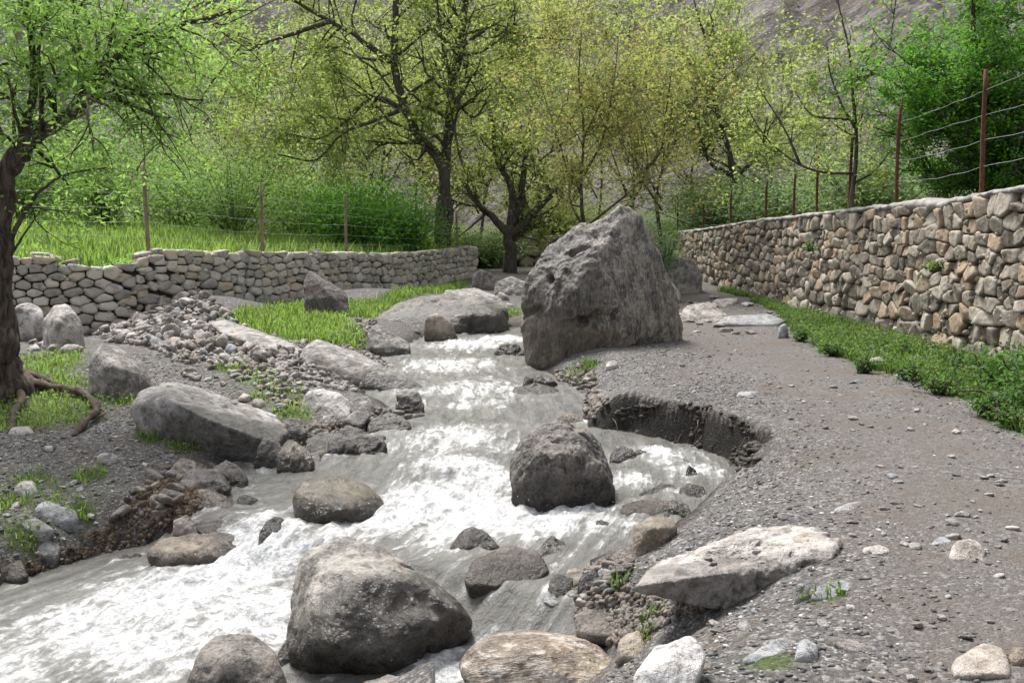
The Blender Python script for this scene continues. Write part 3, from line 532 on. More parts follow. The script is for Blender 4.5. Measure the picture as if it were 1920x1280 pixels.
def quick(label, px, py, w_, h_, mat, seed, **kw):
    r_ = random.Random(seed); j = lambda v: v*r_.uniform(.85, 1.15); w_ *= 1.2; h_ = h_*1.45+4
    a_ = dict(sub=5, amp=.08, k=24, cat='rock', crag=.03, wetband=.25, chip=10); a_.update(kw)
    hero('rock', label, (px, py), [(px-w_*.5, py-h_*.15, .0), (px-j(w_*.42), py-j(h_*.7), w_*.0015), (px-j(w_*.1), py-h_, w_*.003), (px+j(w_*.3), py-j(h_*.85), w_*.0025), (px+w_*.5, py-j(h_*.4), .05), (px+w_*.4, py-2, 0), (px, py, 0), (px-w_*.35, py-2, 0)], w_*.0035, mat, seed=seed, **a_)
for a_ in [('jagged black rock row, left end, in the shore shallows above the brown boulder', 610, 862, 80, 34, M_dark, 401), ('jagged black rock row, middle piece, in the shallows above the brown boulder', 655, 862, 70, 42, M_dark, 402), ('jagged black rock row, right end, nearest the rapids', 697, 862, 50, 30, M_dark, 403),
           ('long dark shelf rock just upstream of the jagged black row', 640, 838, 130, 22, M_dark, 404), ('round black rock with a trickle beside it at the tip of the wedge boulder', 505, 888, 52, 44, M_dark, 405), ('brown broken rock between the black round rock and the brown boulder', 552, 892, 62, 44, M_brown, 406),
           ('dark stone at the tip of the wedge boulder', 548, 838, 50, 36, M_dark, 407), ('flat dark stone near the rapids below the cleft boulder', 730, 815, 70, 26, M_dark, 408), ('pale topped dark rock on the point below the cleft boulder', 768, 782, 46, 34, M_rock, 409), ('small white stone below the cleft boulder', 618, 806, 30, 18, M_pale, 410),
           ('dark cracked rock on the left bank above the cascade', 380, 930, 90, 36, M_dark, 411), ('brown stone on the left bank beside the wedge boulder foot', 350, 900, 60, 26, M_brown, 412), ('black rock by the left bank cascade behind the brown block', 430, 925, 60, 40, M_dark, 413), ('dark sliver of rock above the brown flat shore rock', 290, 960, 60, 24, M_brown, 414),
           ('small wet rock just off the left shore below the flat brown rock', 250, 1062, 60, 18, M_dark, 415), ('black stone touching the right side of the rounded dark boulder', 1168, 873, 44, 24, M_dark, 416), ('small black stone in the backwater under the pit', 1205, 868, 30, 14, M_dark, 417),
           ('black stone on the right shore beside the flat dark stone', 1296, 905, 24, 20, M_dark, 418), ('black elongated stone right of the flat dark stone', 1300, 945, 50, 24, M_dark, 419), ('reddish stone resting at the right end of the tan shore rock', 1272, 975, 44, 24, M_brown, 420), ('small brown stone below the rounded dark boulder', 1130, 1004, 34, 18, M_brown, 421),
           ('tan submerged stone in the near pool', 1040, 1052, 50, 30, M_brown, 422), ('black round stone at the pool outlet', 1050, 1128, 44, 34, M_dark, 423), ('dark stone on the shore above the pool outlet', 1105, 1112, 36, 28, M_dark, 424), ('stone wedged between the oblong rock and the smooth tan boulder', 1185, 1240, 50, 40, M_brown, 425),
           ('dark rock under white water left of the huge craggy boulder', 955, 672, 50, 18, M_dark, 426), ('rock at the water line under the huge craggy boulder', 1010, 735, 60, 22, M_dark, 427), 
           ('mottled rock at the bottom edge under the large angular boulder', 740, 1330, 190, 44, M_dark, 429), ('dark rock in the shadow between mottled and angular boulders', 545, 1262, 50, 46, M_dark, 430), ('dark stone on the left shore slope under the triangular slab', 610, 770, 40, 20, M_dark, 431)]: quick(*a_)

# ------------------------------------------------------------ stream water
CL = np.array([unproj(*q, level) for q in [(960, 590), (900, 630), (850, 680), (880, 750), (860, 830), (800, 920), (720, 975), (600, 1030), (400, 1110), (120, 1210), (-260, 1380)]])
CLs = spline(CL, 14); seg = np.linalg.norm(np.diff(CLs, axis=0), axis=1); arc = np.concatenate([[0], np.cumsum(seg)])
tg = np.gradient(CLs, axis=0); tg /= np.linalg.norm(tg, axis=1)[:, None]
step = .032
wx = np.arange(-6.5, 3.2, step); wy = np.concatenate([np.arange(3.2, 9.5, step), 9.5+np.cumsum(np.linspace(step, .11, 190))])
wx2, wy2 = np.meshgrid(wx, wy); dsw = sdf(WP, wx2, wy2)
lw = level(wx2, wy2)
Q = np.stack([wx2.ravel(), wy2.ravel()], 1); arcv = np.zeros(len(Q)); latv = np.zeros(len(Q)); ws = np.full(len(Q), 1e-12)
dmin = np.full(len(Q), 1e9)
for i in range(0, len(CLs), 2): dmin = np.minimum(dmin, ((Q-CLs[i])**2).sum(1))
for i in range(0, len(CLs), 2):
    dd = Q-CLs[i]; d2 = (dd**2).sum(1); wgt = np.exp(-(d2-dmin)/.35)
    al = dd@tg[i]; la = dd@np.array([-tg[i, 1], tg[i, 0]])
    arcv += wgt*(arc[i]+al); latv += wgt*la; ws += wgt
arcv = (arcv/ws).reshape(wx2.shape); latv = (latv/ws).reshape(wx2.shape)
foam = np.zeros(wx2.shape)
FO = [(880, 650, .9, .8), (840, 690, .9, .7), (880, 735, 1.0, .6), (900, 765, .5, .6), (850, 830, .8, .7), (860, 890, .45, .95), (900, 910, .5, .9), (820, 950, .6, 1.), (900, 985, .7, 1.), (1050, 985, .5, .85),
      (740, 985, .45, 1.), (640, 1010, .3, .85), (500, 985, .22, .95), (520, 1030, .35, 1.), (450, 1080, .6, 1.), (330, 1130, .8, .95), (200, 1190, .9, .8), (60, 1240, .9, .6), (430, 1200, .6, .9), (500, 1150, .5, .95), (300, 1230, .6, .8),
      (1240, 860, .35, .75), (1180, 910, .35, .65), (1310, 890, .3, .7), (1120, 990, .3, .8), (820, 1265, .3, .9), (900, 1225, .2, .5), (945, 640, .5, 1.), (1020, 730, .35, .5), (1060, 1040, .2, .3), (970, 1000, .5, .8), (460, 868, .12, .6), (1130, 960, .2, .8)]
for px, py, r, a_ in FO:
    q = unproj(px, py, level); dd = np.hypot(wx2-q[0], wy2-q[1]); foam = np.maximum(foam, a_*np.exp(-(dd/r)**2*1.1))
from mathutils.kdtree import KDTree
WLP_ = np.concatenate(WLP); kd = KDTree(len(WLP_))
for i_, q in enumerate(WLP_): kd.insert((q[0], q[1], 0), i_)
kd.balance(); rd = np.full(wx2.size, 9.)
for i_ in np.nonzero(dsw.ravel() < .28)[0]: rd[i_] = kd.find((wx2.ravel()[i_], wy2.ravel()[i_], 0))[2]
rd = rd.reshape(wx2.shape); collar = np.exp(-(rd/.075)**2)*np.clip(.45+1.1*n2(wx2, wy2, 3.5, 3, 31.), 0, 1)
foam = np.maximum(foam, collar*.6)
st = fbm(np.stack([arcv.ravel()*1.1, latv.ravel()*4.2, np.zeros(arcv.size)], 1), 4).reshape(arcv.shape)
tb = fbm(np.stack([arcv.ravel()*3.2, latv.ravel()*3.6, np.full(arcv.size, 4.)], 1), 4, .6, True).reshape(arcv.shape)
fi = fbm(np.stack([wx2.ravel()*14, wy2.ravel()*11, np.zeros(arcv.size)], 1), 3, .6).reshape(arcv.shape)
wz = lw+.02+(.018+.075*foam)*tb+.025*st*(.4+foam)+(.010+.030*foam)*fi
wz = wz+np.exp(-((wx2+.75)**2+(wy2-8.35)**2)/.16)*.09
keep = dsw < .28
idx = np.arange(wx2.size).reshape(wx2.shape); Fw = grid_faces(len(wx), len(wy)); km = keep.ravel()[Fw].all(1); Fw = Fw[km]
used = np.unique(Fw); mp_ = np.zeros(wx2.size, int); mp_[used] = np.arange(len(used))
sp_ = []; rs = np.random.default_rng(5)
for px, py, n_, rad_ in [(500, 1010, 60, .18), (900, 930, 70, .35), (850, 960, 60, .3), (970, 965, 40, .2), (480, 1060, 50, .3), (530, 1130, 40, .2), (900, 640, 30, .4), (1150, 940, 20, .15), (860, 1230, 30, .2), (880, 780, 30, .4)]:
    q = unproj(px, py, level); c_ = np.array([q[0], q[1], float(level(*q))+.05]); g_ = rs.normal(size=(n_, 3))*rad_; g_[:, 2] = np.abs(rs.normal(size=n_))*.06; sp_.append(c_+g_)
sp_ = np.concatenate(sp_); D_, F_ = ico(1); sz_ = rs.uniform(.0015, .004, len(sp_))
tag(mesh('water_spray', (D_[None]*sz_[:, None, None]+sp_[:, None]).reshape(-1, 3), (F_[None]+(np.arange(len(sp_))*len(D_))[:, None, None]).reshape(-1, 3), simple('spray_drop', (.8, .8, .8), (.85, .85, .85), 4, .4, .0)), kind='stuff')
wt_ = NT('stream_water'); fl = wt_.attr('flow', True); fm = wt_.attr('foam'); p = wt_.pos()
s1 = wt_.noise(wt_.scale(fl, (1.6, 6.5, 1.)), 1.3, 8, .68, .5); s2 = wt_.noise(p, 13, 6, .7, .3); s3 = wt_.noise(wt_.scale(fl, (3, 9, 1.)), 3.5, 6, .7)
mask = wt_.math('ADD', wt_.math('ADD', wt_.math('MULTIPLY', s1, .9), wt_.math('MULTIPLY', s2, .5)), wt_.math('MULTIPLY', s3, .4))
mask = wt_.math('ADD', mask, wt_.math('MULTIPLY', fm, .45)); mask = wt_.mp(mask, 1.05, 1.30)
wc = wt_.mix(wt_.mp(s1, .35, .65), (.085, .082, .073), (.17, .166, .15)); wc = wt_.mix(wt_.mp(fm, .1, .9, 0, .5), wc, (.36, .355, .33))
s4 = wt_.noise(p, 31, 5, .75, .3); fc_ = wt_.mix(wt_.mp(wt_.math('ADD', wt_.math('MULTIPLY', s2, .5), wt_.math('MULTIPLY', s4, .5)), .38, .6), (.36, .36, .355), (.72, .725, .73))
col = wt_.mix(mask, wc, fc_); nmw = wt_.bump(s1, .6, .07); nmw = wt_.bump(s2, .7, .035, nmw); nmw = wt_.bump(s4, .5, .012, nmw); nmw = wt_.bump(s3, .4, .02, nmw)
M_water = wt_.fin(col, wt_.mp(mask, 0, 1, .3, .8), nmw, .3)
sw = mesh('stream_water', np.stack([wx2, wy2, wz], -1).reshape(-1, 3)[used], mp_[Fw], M_water,
          attrs={'foam': foam.ravel()[used], 'flow': np.stack([arcv, latv, np.zeros_like(arcv)], -1).reshape(-1, 3)[used]})
tag(sw, kind='structure')

# loose stones: shared shapes, each an object
def rand_shape(seed, flat=.7, sub=3, k=26, np_=12):
    r = np.random.default_rng(seed); N = r.normal(size=(np_+6, 3)); N /= np.linalg.norm(N, axis=1)[:, None]
    N[:6] = [[1, 0, 0], [-1, 0, 0], [0, 1, 0], [0, -1, 0], [0, 0, 1], [0, 0, -1]]
    D = r.uniform(.62, 1.08, len(N)); V_, F_ = rock_shape(N, D, sub, seed, .07, k, size=1.)
    return V_*np.array([1.15, .85, flat]), F_
stone_meshes = {}
def stone_mesh(i, mat, flat, sub=3):
    key = (i, mat.name, flat, sub)
    if key not in stone_meshes:
        V_, F_ = rand_shape(200+i, flat, sub); o = mesh('stone', V_, F_, mat, attrs={'wet': np.zeros(len(V_)), 'tint': np.full(len(V_), (i*.37) % 1)})
        stone_meshes[key] = o.data; bpy.data.objects.remove(o)
    return stone_meshes[key]
def stone(name, x, y, size, mat, i, label, cat='stone', group=None, flat=.6, dz=0., tilt=.3, sub=3):
    o = bpy.data.objects.new(name, stone_mesh(i, mat, flat, sub)); z = float(hz(np.array([x]), np.array([y]))[0])
    z = max(z, float(level(x, y))-.02) if sdf(WP, np.array([x]), np.array([y]))[0] < 0 else z
    o.location = (x, y, z+size*.25+dz); o.scale = (size, size*random.uniform(.8, 1.1), size*random.uniform(.8, 1.1))
    o.rotation_euler = (random.uniform(-tilt, tilt), random.uniform(-tilt, tilt), random.uniform(0, 6.28)); link(o); return tag(o, label, cat, group)
def scatter(poly, n, seed=0):
    r = np.random.default_rng(seed); poly = np.array(poly); lo, hi = poly.min(0), poly.max(0); out = []
    while sum(map(len, out)) < n:
        q = r.uniform(lo, hi, (n*2, 2)); out.append(q[sdf(poly, q[:, 0], q[:, 1]) < 0])
    return np.concatenate(out)[:n]
RUB = pxpoly([(165, 620), (200, 585), (215, 568), (300, 548), (380, 556), (430, 590), (450, 620), (560, 680), (520, 700), (420, 690), (330, 680), (280, 650), (200, 640)])
rq = scatter(RUB, 285, 5)
for i, (x, y) in enumerate(rq):
    core = math.exp(-(((x+6.0)/1.6)**2+((y-18.2)/2.2)**2)); s_ = random.uniform(.05, .105)*(1+.5*(random.random() < .12))+.02*core
    stone('rubble_stone', x, y, s_, random.choice([M_rock, M_rock, M_dark, M_pale, M_slate]), i % 14, 'small broken grey stone tumbled in the rubble heap below the left wall', 'stone', 'stones tumbled in the rubble heap', random.choice([.6, .8]), dz=random.uniform(0, .07), tilt=.9)
def px_stones(n, poly_px, smin, smax, mats, name, label, group, seed, flat=.55, tilt=.3, dz=0., sub=3):
    poly = pxpoly(poly_px); q = scatter(poly, n, seed)
    for i, (x, y) in enumerate(q):
        s_ = random.uniform(smin, smax)*random.uniform(.7, 1.1); stone(name, x, y, s_, random.choice(mats), i % 14, label, 'stone', group, flat, dz, tilt, sub)
px_stones(46, [(480, 850), (500, 820), (640, 800), (760, 770), (785, 785), (700, 800), (700, 855), (600, 865), (560, 890), (500, 885)], .05, .15, [M_dark, M_dark, M_rock], 'shore_stone', 'dark wet stone in the line of shore stones below the cleft boulder', 'dark wet stones along the upper left shore', 21, .6, .5)
px_stones(54, [(300, 880), (400, 875), (430, 900), (440, 940), (330, 960), (270, 1000), (200, 1010), (230, 950)], .035, .10, [M_dark, M_brown, M_purple, M_dark], 'bank_stone', 'dark damp stone packed in the crumbling left bank', 'damp stones in the crumbling left bank', 22, .6, .5)
px_stones(60, [(420, 680), (640, 700), (600, 730), (540, 800), (560, 830), (540, 800), (430, 740), (330, 700)], .03, .10, [M_pale, M_rock, M_rock], 'bank_stone', 'pale stone scattered over the grassy bank behind the long wedge boulder', 'pale stones scattered on the grassy bank', 23, .6)
px_stones(40, [(0, 830), (200, 800), (330, 840), (260, 900), (150, 1000), (30, 1060), (0, 1040)], .02, .055, [M_pale, M_slate, M_rock], 'bank_stone', 'small pale stone on the left gravel bank', 'small stones on the left gravel bank', 24, .5)
px_stones(70, [(1280, 1180), (1500, 1060), (1600, 900), (1700, 850), (1919, 900), (1919, 1279), (1300, 1279)], .012, .04, [M_pale, M_slate, M_rock, M_slate], 'path_stone', 'small loose stone lying on the near path', 'small loose stones on the near path', 25, .45)
px_stones(45, [(1130, 700), (1300, 650), (1480, 660), (1800, 800), (1919, 870), (1500, 900), (1420, 760)], .02, .05, [M_pale, M_slate, M_rock], 'path_stone', 'small loose stone lying on the middle stretch of path', 'small loose stones on the middle path', 26, .4)
px_stones(26, [(1030, 1060), (1180, 1050), (1170, 1100), (1080, 1200), (1030, 1150)], .03, .08, [M_dark, M_slate, M_rock], 'shore_stone', 'dark stone on the wet right shore of the foreground pool', 'dark stones on the wet foreground shore', 27, .6)
px_stones(34, [(1040, 700), (1100, 690), (1130, 740), (1120, 790), (1090, 760)], .03, .08, [M_dark, M_dark, M_rock], 'shore_stone', 'dark stone at the water edge below the huge boulder', 'dark stones at the water edge below the huge boulder', 28, .5)
px_stones(22, [(1150, 880), (1310, 890), (1330, 925), (1200, 960), (1170, 930)], .03, .07, [M_dark, M_brown], 'shore_stone', 'wet stone awash in the backwater below the pit bank', 'wet stones awash in the pit backwater', 29, .5)
px_stones(40, [(1270, 560), (1370, 560), (1460, 590), (1460, 630), (1300, 640), (1270, 600)], .06, .16, [M_pale, M_rock, M_slate], 'path_stone', 'flat stone set in the rough path at the far bend', 'flat stones in the path at the far bend', 30, .35, .1)
px_stones(30, [(660, 600), (800, 560), (960, 540), (980, 570), (720, 640)], .08, .2, [M_dark, M_rock, M_pale], 'bank_stone', 'mixed stone on the slope around the head of the stream', 'stones around the head of the stream', 31, .6)
px_stones(14, [(60, 640), (160, 650), (150, 665), (60, 665)], .08, .16, [M_pale, M_rock], 'bank_stone', 'pale stone at the foot of the speckled blocky boulder', 'stones at the foot of the speckled boulder', 32, .7)

# gravel: one mass of small chips
def chips(name, poly, n, smin, smax, mat, seed, wtrail=False):
    r = np.random.default_rng(seed); q = scatter(poly, n, seed)
    dsq = sdf(WP, q[:, 0], q[:, 1]); tc = np.interp(q[:, 1], [2, 6, 9, 12, 16, 24], [2.4, 2.9, 3.3, 3.3, 3.3, 4.1]); trl = smooth(1.5, .3, np.abs(q[:, 0]-tc)+.3*n2(q[:, 0], q[:, 1], .9, 3, 4.))*(q[:, 0] > 0)
    pit = (q[:, 0] > .7) & (q[:, 1] > 7.6) & (q[:, 1] < 10) & (dsq < .24)
    q = q[(dsq > .02) & ~pit & (grassy(q[:, 0], q[:, 1]) < .6) & (r.random(len(q)) > .9*trl)]; n = len(q)
    z = hz(q[:, 0], q[:, 1]); D, F_ = ico(1); s_ = r.uniform(0, 1, n)**2.5*(smax-smin)+smin
    V_ = D[None]*(1+r.normal(0, .28, (n, len(D), 1)))*np.stack([s_*r.uniform(.8, 1.5, n), s_*r.uniform(.6, 1., n), s_*r.uniform(.3, .6, n)], 1)[:, None]
    th = r.uniform(0, 6.28, n)[:, None]; c_, s2_ = np.cos(th), np.sin(th)
    V_ = np.stack([V_[..., 0]*c_-V_[..., 1]*s2_, V_[..., 0]*s2_+V_[..., 1]*c_, V_[..., 2]], -1)
    V_ = V_+np.stack([q[:, 0], q[:, 1], z+s_*.12], 1)[:, None]
    Fa = (F_[None]+(np.arange(n)*len(D))[:, None, None]).reshape(-1, 3)
    tag(mesh(name, V_.reshape(-1, 3), Fa, mat, attrs={'tint': np.repeat(r.uniform(0, 1, n), len(D)), 'hue': np.repeat(r.uniform(0, 1, n), len(D))}, smooth_=False), kind='stuff')
ct = NT('gravel_chip'); col = ct.mix(ct.mp(ct.attr('tint'), 0, 1), (.06, .058, .057), (.21, .205, .20)); col = ct.mix(ct.mp(ct.attr('hue'), .88, .98), col, (.5, .48, .45)); col = ct.mix(ct.mp(ct.attr('hue'), .12, .02), col, (.17, .13, .10)); M_chip = ct.fin(col, .85)
o = chips('gravel', [(-.6, 2.6), (4.2, 2.6), (6.2, 11), (2.2, 11), (1.4, 9.4), (2.4, 8.3), (1.0, 6.5), (.6, 5.4)], 30000, .0035, .017, M_chip, 61)
o = chips('gravel', [(2.0, 9), (6, 9), (6, 20), (3.6, 24), (2.0, 15), (1.0, 11)], 11000, .005, .02, M_chip, 62)
o = chips('gravel', [(-6.5, 5.5), (-2.6, 6), (-2.2, 8), (-3, 11), (-4, 13), (-8, 13)], 13000, .005, .022, M_chip, 63)

def heap(name, poly, n, a_, b_, mat, seed):
    r = np.random.default_rng(seed); q = scatter(poly, n, seed); z = hz(q[:, 0], q[:, 1]); D, F_ = ico(2); s_ = r.uniform(a_, b_, n)
    V_ = D[None]*(1+r.normal(0, .13, (n, len(D), 1)))*np.stack([s_*1.2, s_*.85, s_*.6], 1)[:, None]; M_ = r.normal(size=(n, 3, 3)); M_ = np.linalg.qr(M_)[0]; V_ = np.einsum('nvi,nij->nvj', V_, M_)
    V_ = V_+np.stack([q[:, 0], q[:, 1], z+s_*.3], 1)[:, None]; Fa = (F_[None]+(np.arange(n)*len(D))[:, None, None]).reshape(-1, 3)
    tag(mesh(name, V_.reshape(-1, 3), Fa, mat, attrs={'tint': np.repeat(r.uniform(0, 1, n), len(D)), 'hue': np.repeat(r.uniform(.1, .95, n), len(D)), 'wet': np.zeros(n*len(D))}, smooth_=False), kind='stuff')
M_soil2 = simple('bank_debris', (.035, .028, .022), (.16, .13, .10), 7, .9, .01)
heap('rubble_chips', RUB, 2600, .02, .055, M_rock, 65)
heap('rubble_chips', pxpoly([(560, 640), (700, 600), (760, 700), (560, 780), (480, 740), (420, 690)]), 700, .015, .05, M_rock, 66)
heap('shore_chips', pxpoly([(455, 870), (520, 815), (640, 795), (780, 770), (700, 800), (720, 845), (600, 850), (560, 885)]), 900, .012, .045, M_dark, 67)
heap('bank_chips', pxpoly([(0, 1085), (180, 1000), (260, 930), (300, 880), (430, 880), (440, 950), (330, 1000), (200, 1045)]), 900, .008, .03, M_soil2, 68)
heap('shore_chips', pxpoly([(1040, 700), (1110, 695), (1140, 760), (1110, 800), (1050, 720)]), 350, .015, .045, M_dark, 69)
heap('shore_chips', pxpoly([(1070, 1060), (1190, 1040), (1180, 1090), (1330, 1140), (1200, 1200), (1080, 1180)]), 900, .008, .03, M_dark, 70)

# ------------------------------------------------------------ dry stone walls
def wall(name, label, line, top_fn, base_fn, mat, sx, sz, seed, hi=None, coping=False, thick=.42, big=None, protr=.08, gap=.006, jit=.22):
    line = spline(line, 8); sg = np.linalg.norm(np.diff(line, axis=0), axis=1); A = np.concatenate([[0], np.cumsum(sg)]); Ltot = A[-1]
    r = np.random.default_rng(seed)
    def at(u): return np.stack([np.interp(u, A, line[:, 0]), np.interp(u, A, line[:, 1])], -1)
    def nrm(u):
        d = at(u+.2)-at(u-.2); d /= np.linalg.norm(d, axis=-1, keepdims=True)+1e-9; return np.stack([d[..., 1], -d[..., 0]], -1), d
    sites = []; v = .0
    zmax = 2.6
    row = 0
    while v < zmax:
        u = r.uniform(0, sx)
        bigf = 1.45 if row in (0, 1) else (1.0 if row % 3 else 1.15)
        while u < Ltot:
            wdt = sx*r.choice([.55, .8, 1., 1.35, 1.8], p=[.2, .25, .25, .2, .1])*r.uniform(.85, 1.15)*bigf; sites.append((u+wdt/2, v+sz*bigf*.5+r.normal(0, sz*jit))); u += wdt
        v += sz*bigf; row += 1
    sites = np.array(sites); P2 = at(sites[:, 0]); bz = base_fn(P2[:, 0], P2[:, 1]); tz = top_fn(P2[:, 0], P2[:, 1])
    keep = sites[:, 1] < (tz-bz)-sz*.2; sites = sites[keep]; P2 = P2[keep]; bz = bz[keep]; tz = tz[keep]
    acc = Acc(); e = empty(name, (*line[len(line)//2], float(base_fn(*line[len(line)//2]))))
    for i, (u, v) in enumerate(sites):
        dd = (sites-sites[i])/np.array([sx, sz*1.05]); dist = np.hypot(dd[:, 0], dd[:, 1]); nb = (dist > 1e-6) & (dist < 2.6); dn = dd[nb]; dl = dist[nb]
        N2 = dn/dl[:, None]/np.array([sx, sz*1.05]); nl = np.linalg.norm(N2, axis=1); N2 = N2/nl[:, None]; D2 = np.maximum(dl/2/nl-gap*(1+r.random(len(dl))), .04)
        N = np.zeros((len(N2)+3, 3)); N[:-3, 0] = N2[:, 0]; N[:-3, 2] = N2[:, 1]; N[:-3, 1] = r.uniform(-.06, .14, len(N2)); N[:-3] /= np.linalg.norm(N[:-3], axis=1)[:, None]
        Dp = np.concatenate([D2, [protr*r.uniform(.85, 1.25), .14, max(.05, (tz[i]-bz[i])-v+r.normal(0, .02))]])
        t1, t2 = r.normal(0, .15, 2); N[-3] = np.array([t1, 1, t2+.04])/math.sqrt(1+t1*t1+t2*t2); N[-2] = (0, -1, 0); N[-1] = (r.normal(0, .12), 0, 1)
        N = np.vstack([N, [[0, 0, -1], [1, 0, 0], [-1, 0, 0]]]); Dp = np.concatenate([Dp, [sz*1.1, sx*1.3, sx*1.3]])
        sub = 4 if (hi is not None and hi(P2[i])) else 3
        Vs, Fs = rock_shape(N, Dp, sub, i+seed, .06, 20, size=.3, crag=.02)
        nn, tt = nrm(np.array(u)); off = r.normal(0, .012)
        Wd = np.stack([P2[i, 0]+Vs[:, 0]*tt[0]+(Vs[:, 1]+off)*nn[0], P2[i, 1]+Vs[:, 0]*tt[1]+(Vs[:, 1]+off)*nn[1], bz[i]+v+Vs[:, 2]], 1)
        acc.add(Wd, Fs, tint=float(r.uniform(0, 1)), hue=float(r.uniform(0, 1)))
    nk = int(Ltot*55); uu_ = r.uniform(0, Ltot, nk); c2 = at(uu_); nn, tt = nrm(uu_); b_ = base_fn(c2[:, 0], c2[:, 1]); t_ = top_fn(c2[:, 0], c2[:, 1]); D, F_ = ico(2)
    s_ = r.uniform(.025, .06, nk); V_ = D[None]*(1+r.normal(0, .12, (nk, len(D), 1)))*np.stack([s_*1.3, s_, s_*.8], 1)[:, None]
    ce = np.stack([c2[:, 0]+nn[:, 0]*.03, c2[:, 1]+nn[:, 1]*.03, b_+(t_-b_-.05)*r.random(nk)], 1)
    acc.add((V_+ce[:, None]).reshape(-1, 3), (F_[None]+(np.arange(nk)*len(D))[:, None, None]).reshape(-1, 3), tint=np.repeat(r.uniform(0, 1, nk), len(D)), hue=np.repeat(r.uniform(0, 1, nk), len(D)))
    acc.build('stonework', mat, e)
    us = np.arange(0, Ltot, .12); c2 = at(us); nn, tt = nrm(us); b_ = base_fn(c2[:, 0], c2[:, 1])-.15; t_ = top_fn(c2[:, 0], c2[:, 1])-.08
    offs = [(.02, 0), (.02, 1), (-thick+.05, 1), (-thick+.05, 0)]; Vc = []
    for o_, tb_ in offs: Vc.append(np.stack([c2[:, 0]+nn[:, 0]*o_, c2[:, 1]+nn[:, 1]*o_, np.where(tb_, t_, b_)], 1))
    Vc = np.concatenate(Vc); m = len(us); ii = np.arange(m-1); Fc = [np.stack([a*m+ii, a*m+ii+1, b*m+ii+1, b*m+ii], 1) for a, b in ((0, 1), (1, 2), (2, 3))]
    mesh('wall_core', Vc, np.concatenate(Fc), M_core, e)
    if coping:
        th = np.linspace(0, 2*np.pi, 17)[:-1]; us = np.arange(0, Ltot, .05); c2 = at(us); nn, tt = nrm(us); t_ = top_fn(c2[:, 0], c2[:, 1]); m = len(us)
        hh = .05+.02*n2(us, us*0, .8, 3, 6.)+.045*np.exp(-((c2[:, 1]-14.2)/1.1)**2); hw = .24+.04*n2(us, us*0, 1.2, 3, 8.)
        cs, sn = np.sign(np.cos(th))*np.abs(np.cos(th))**.7, np.sign(np.sin(th))*np.abs(np.sin(th))**.7
        Vc = np.zeros((m, 16, 3)); o_ = (-.14+hw[:, None]*cs[None]); Vc[..., 0] = c2[:, 0, None]+nn[:, 0, None]*o_; Vc[..., 1] = c2[:, 1, None]+nn[:, 1, None]*o_
        Vc[..., 2] = t_[:, None]+hh[:, None]*(sn[None]*.9+.35); Vf = Vc.reshape(-1, 3); Vf = Vf+(.05*fbm(Vf*2.6, 4)+.022*fbm(Vf*11, 3, .6, True))[:, None]*np.array([.7, .7, 1.])
        i0 = np.arange(m-1)[:, None]*16; j = np.arange(16); jn = (j+1) % 16
        Fc = np.stack([i0+j, i0+jn, i0+16+jn, i0+16+j], -1).reshape(-1, 4); mesh('coping', Vf, Fc, M_coping, e)
    return tag(e, label, 'wall')
RW = [(5.05, 30.5), (5.35, 25), (5.85, 18), (5.75, 11), (5.62, 5.5)]
def rtop(x, y): return np.interp(y, [5, 11, 12.5, 13.5, 15, 17, 19, 22.6, 26, 31], [2.12, 2.10, 2.02, 1.93, 1.98, 1.95, 1.9, 1.80, 1.66, 1.5])-.05+.02*n2(x, y, 1.5, 2, 3.)
def rbase(x, y): return hz(np.asarray(x, float)-.15, np.asarray(y, float))-.03
RWn = RW            # travelling towards the camera: normal points to -x
wall('stone_wall', 'tall dry stone wall with cement coping along the right side of the path', RWn, rtop, rbase, M_wallR, .29, .175, 101, hi=lambda q: q[1] < 17, coping=True)
LW = [(-16, 14.6), (-10.5, 16.6), (-7.2, 18), (-5.3, 20.5), (-2.7, 24.6), (-1.15, 29)]
def ltop(x, y): return np.interp(x, [-16, -11, -8.3, -7.9, -7.2, -6.9, -6.4, -5.8, -5.3, -2.7, -1.1], [1.18, 1.18, 1.15, 1.0, .92, 1.0, 1.22, 1.18, 1.14, 1.04, 1.10])+.03*n2(x, y, 1.5, 2, 3.)
def lbase(x, y): return np.minimum(hz(np.asarray(x, float)+.1, np.asarray(y, float)-.2), .3)-.03
wall('stone_wall', 'low pale dry stone wall in front of the green meadow at left', LW, ltop, lbase, M_wallL, .235, .135, 102, hi=lambda q: False, gap=.006, protr=.08, jit=.13)
wall('stone_wall', 'shaded dark stone wall in the distance behind the tree at the stream head', [(-1.9, 36.5), (2, 37.4), (5.6, 37.6)], lambda x, y: np.full(np.shape(x), 1.35), lambda x, y: np.full(np.shape(x), .2), M_wallR, .34, .24, 103)
for q, s_ in (((594, 462), .10), ((290, 468), .14), ((100, 470), .16), ((70, 478), .13), ((268, 482), .17), ((130, 486), .14)):
    lw_ = spline(LW, 20); sx_ = 960+FPX*lw_[:, 0]/(lw_[:, 1]*math.cos(PITCH)); i_ = int(np.argmin(abs(sx_-q[0]))); p_ = np.array([lw_[i_, 0]-.05, lw_[i_, 1]+.16, float(ltop(*lw_[i_]))+s_*.35])
    o = bpy.data.objects.new('cap_stone', stone_mesh(int(q[0]) % 14, M_pale, .6)); o.location = p_; o.scale = (s_*1.2, s_, s_*.8); o.rotation_euler = (.1, .1, q[0]); link(o)
    tag(o, {594: 'single round pale stone perched on the long low wall', 290: 'dark-edged flat stone on the high point of the low left wall', 100: 'pale humped stone on the far left wall top, larger of two neighbours',
            70: 'pale stone on the wall top nearest the leaning tree', 268: 'flat stone on the wall top where the left wall steps down', 130: 'flat pale stone capping the left wall right of the humped stone'}[q[0]], 'stone')

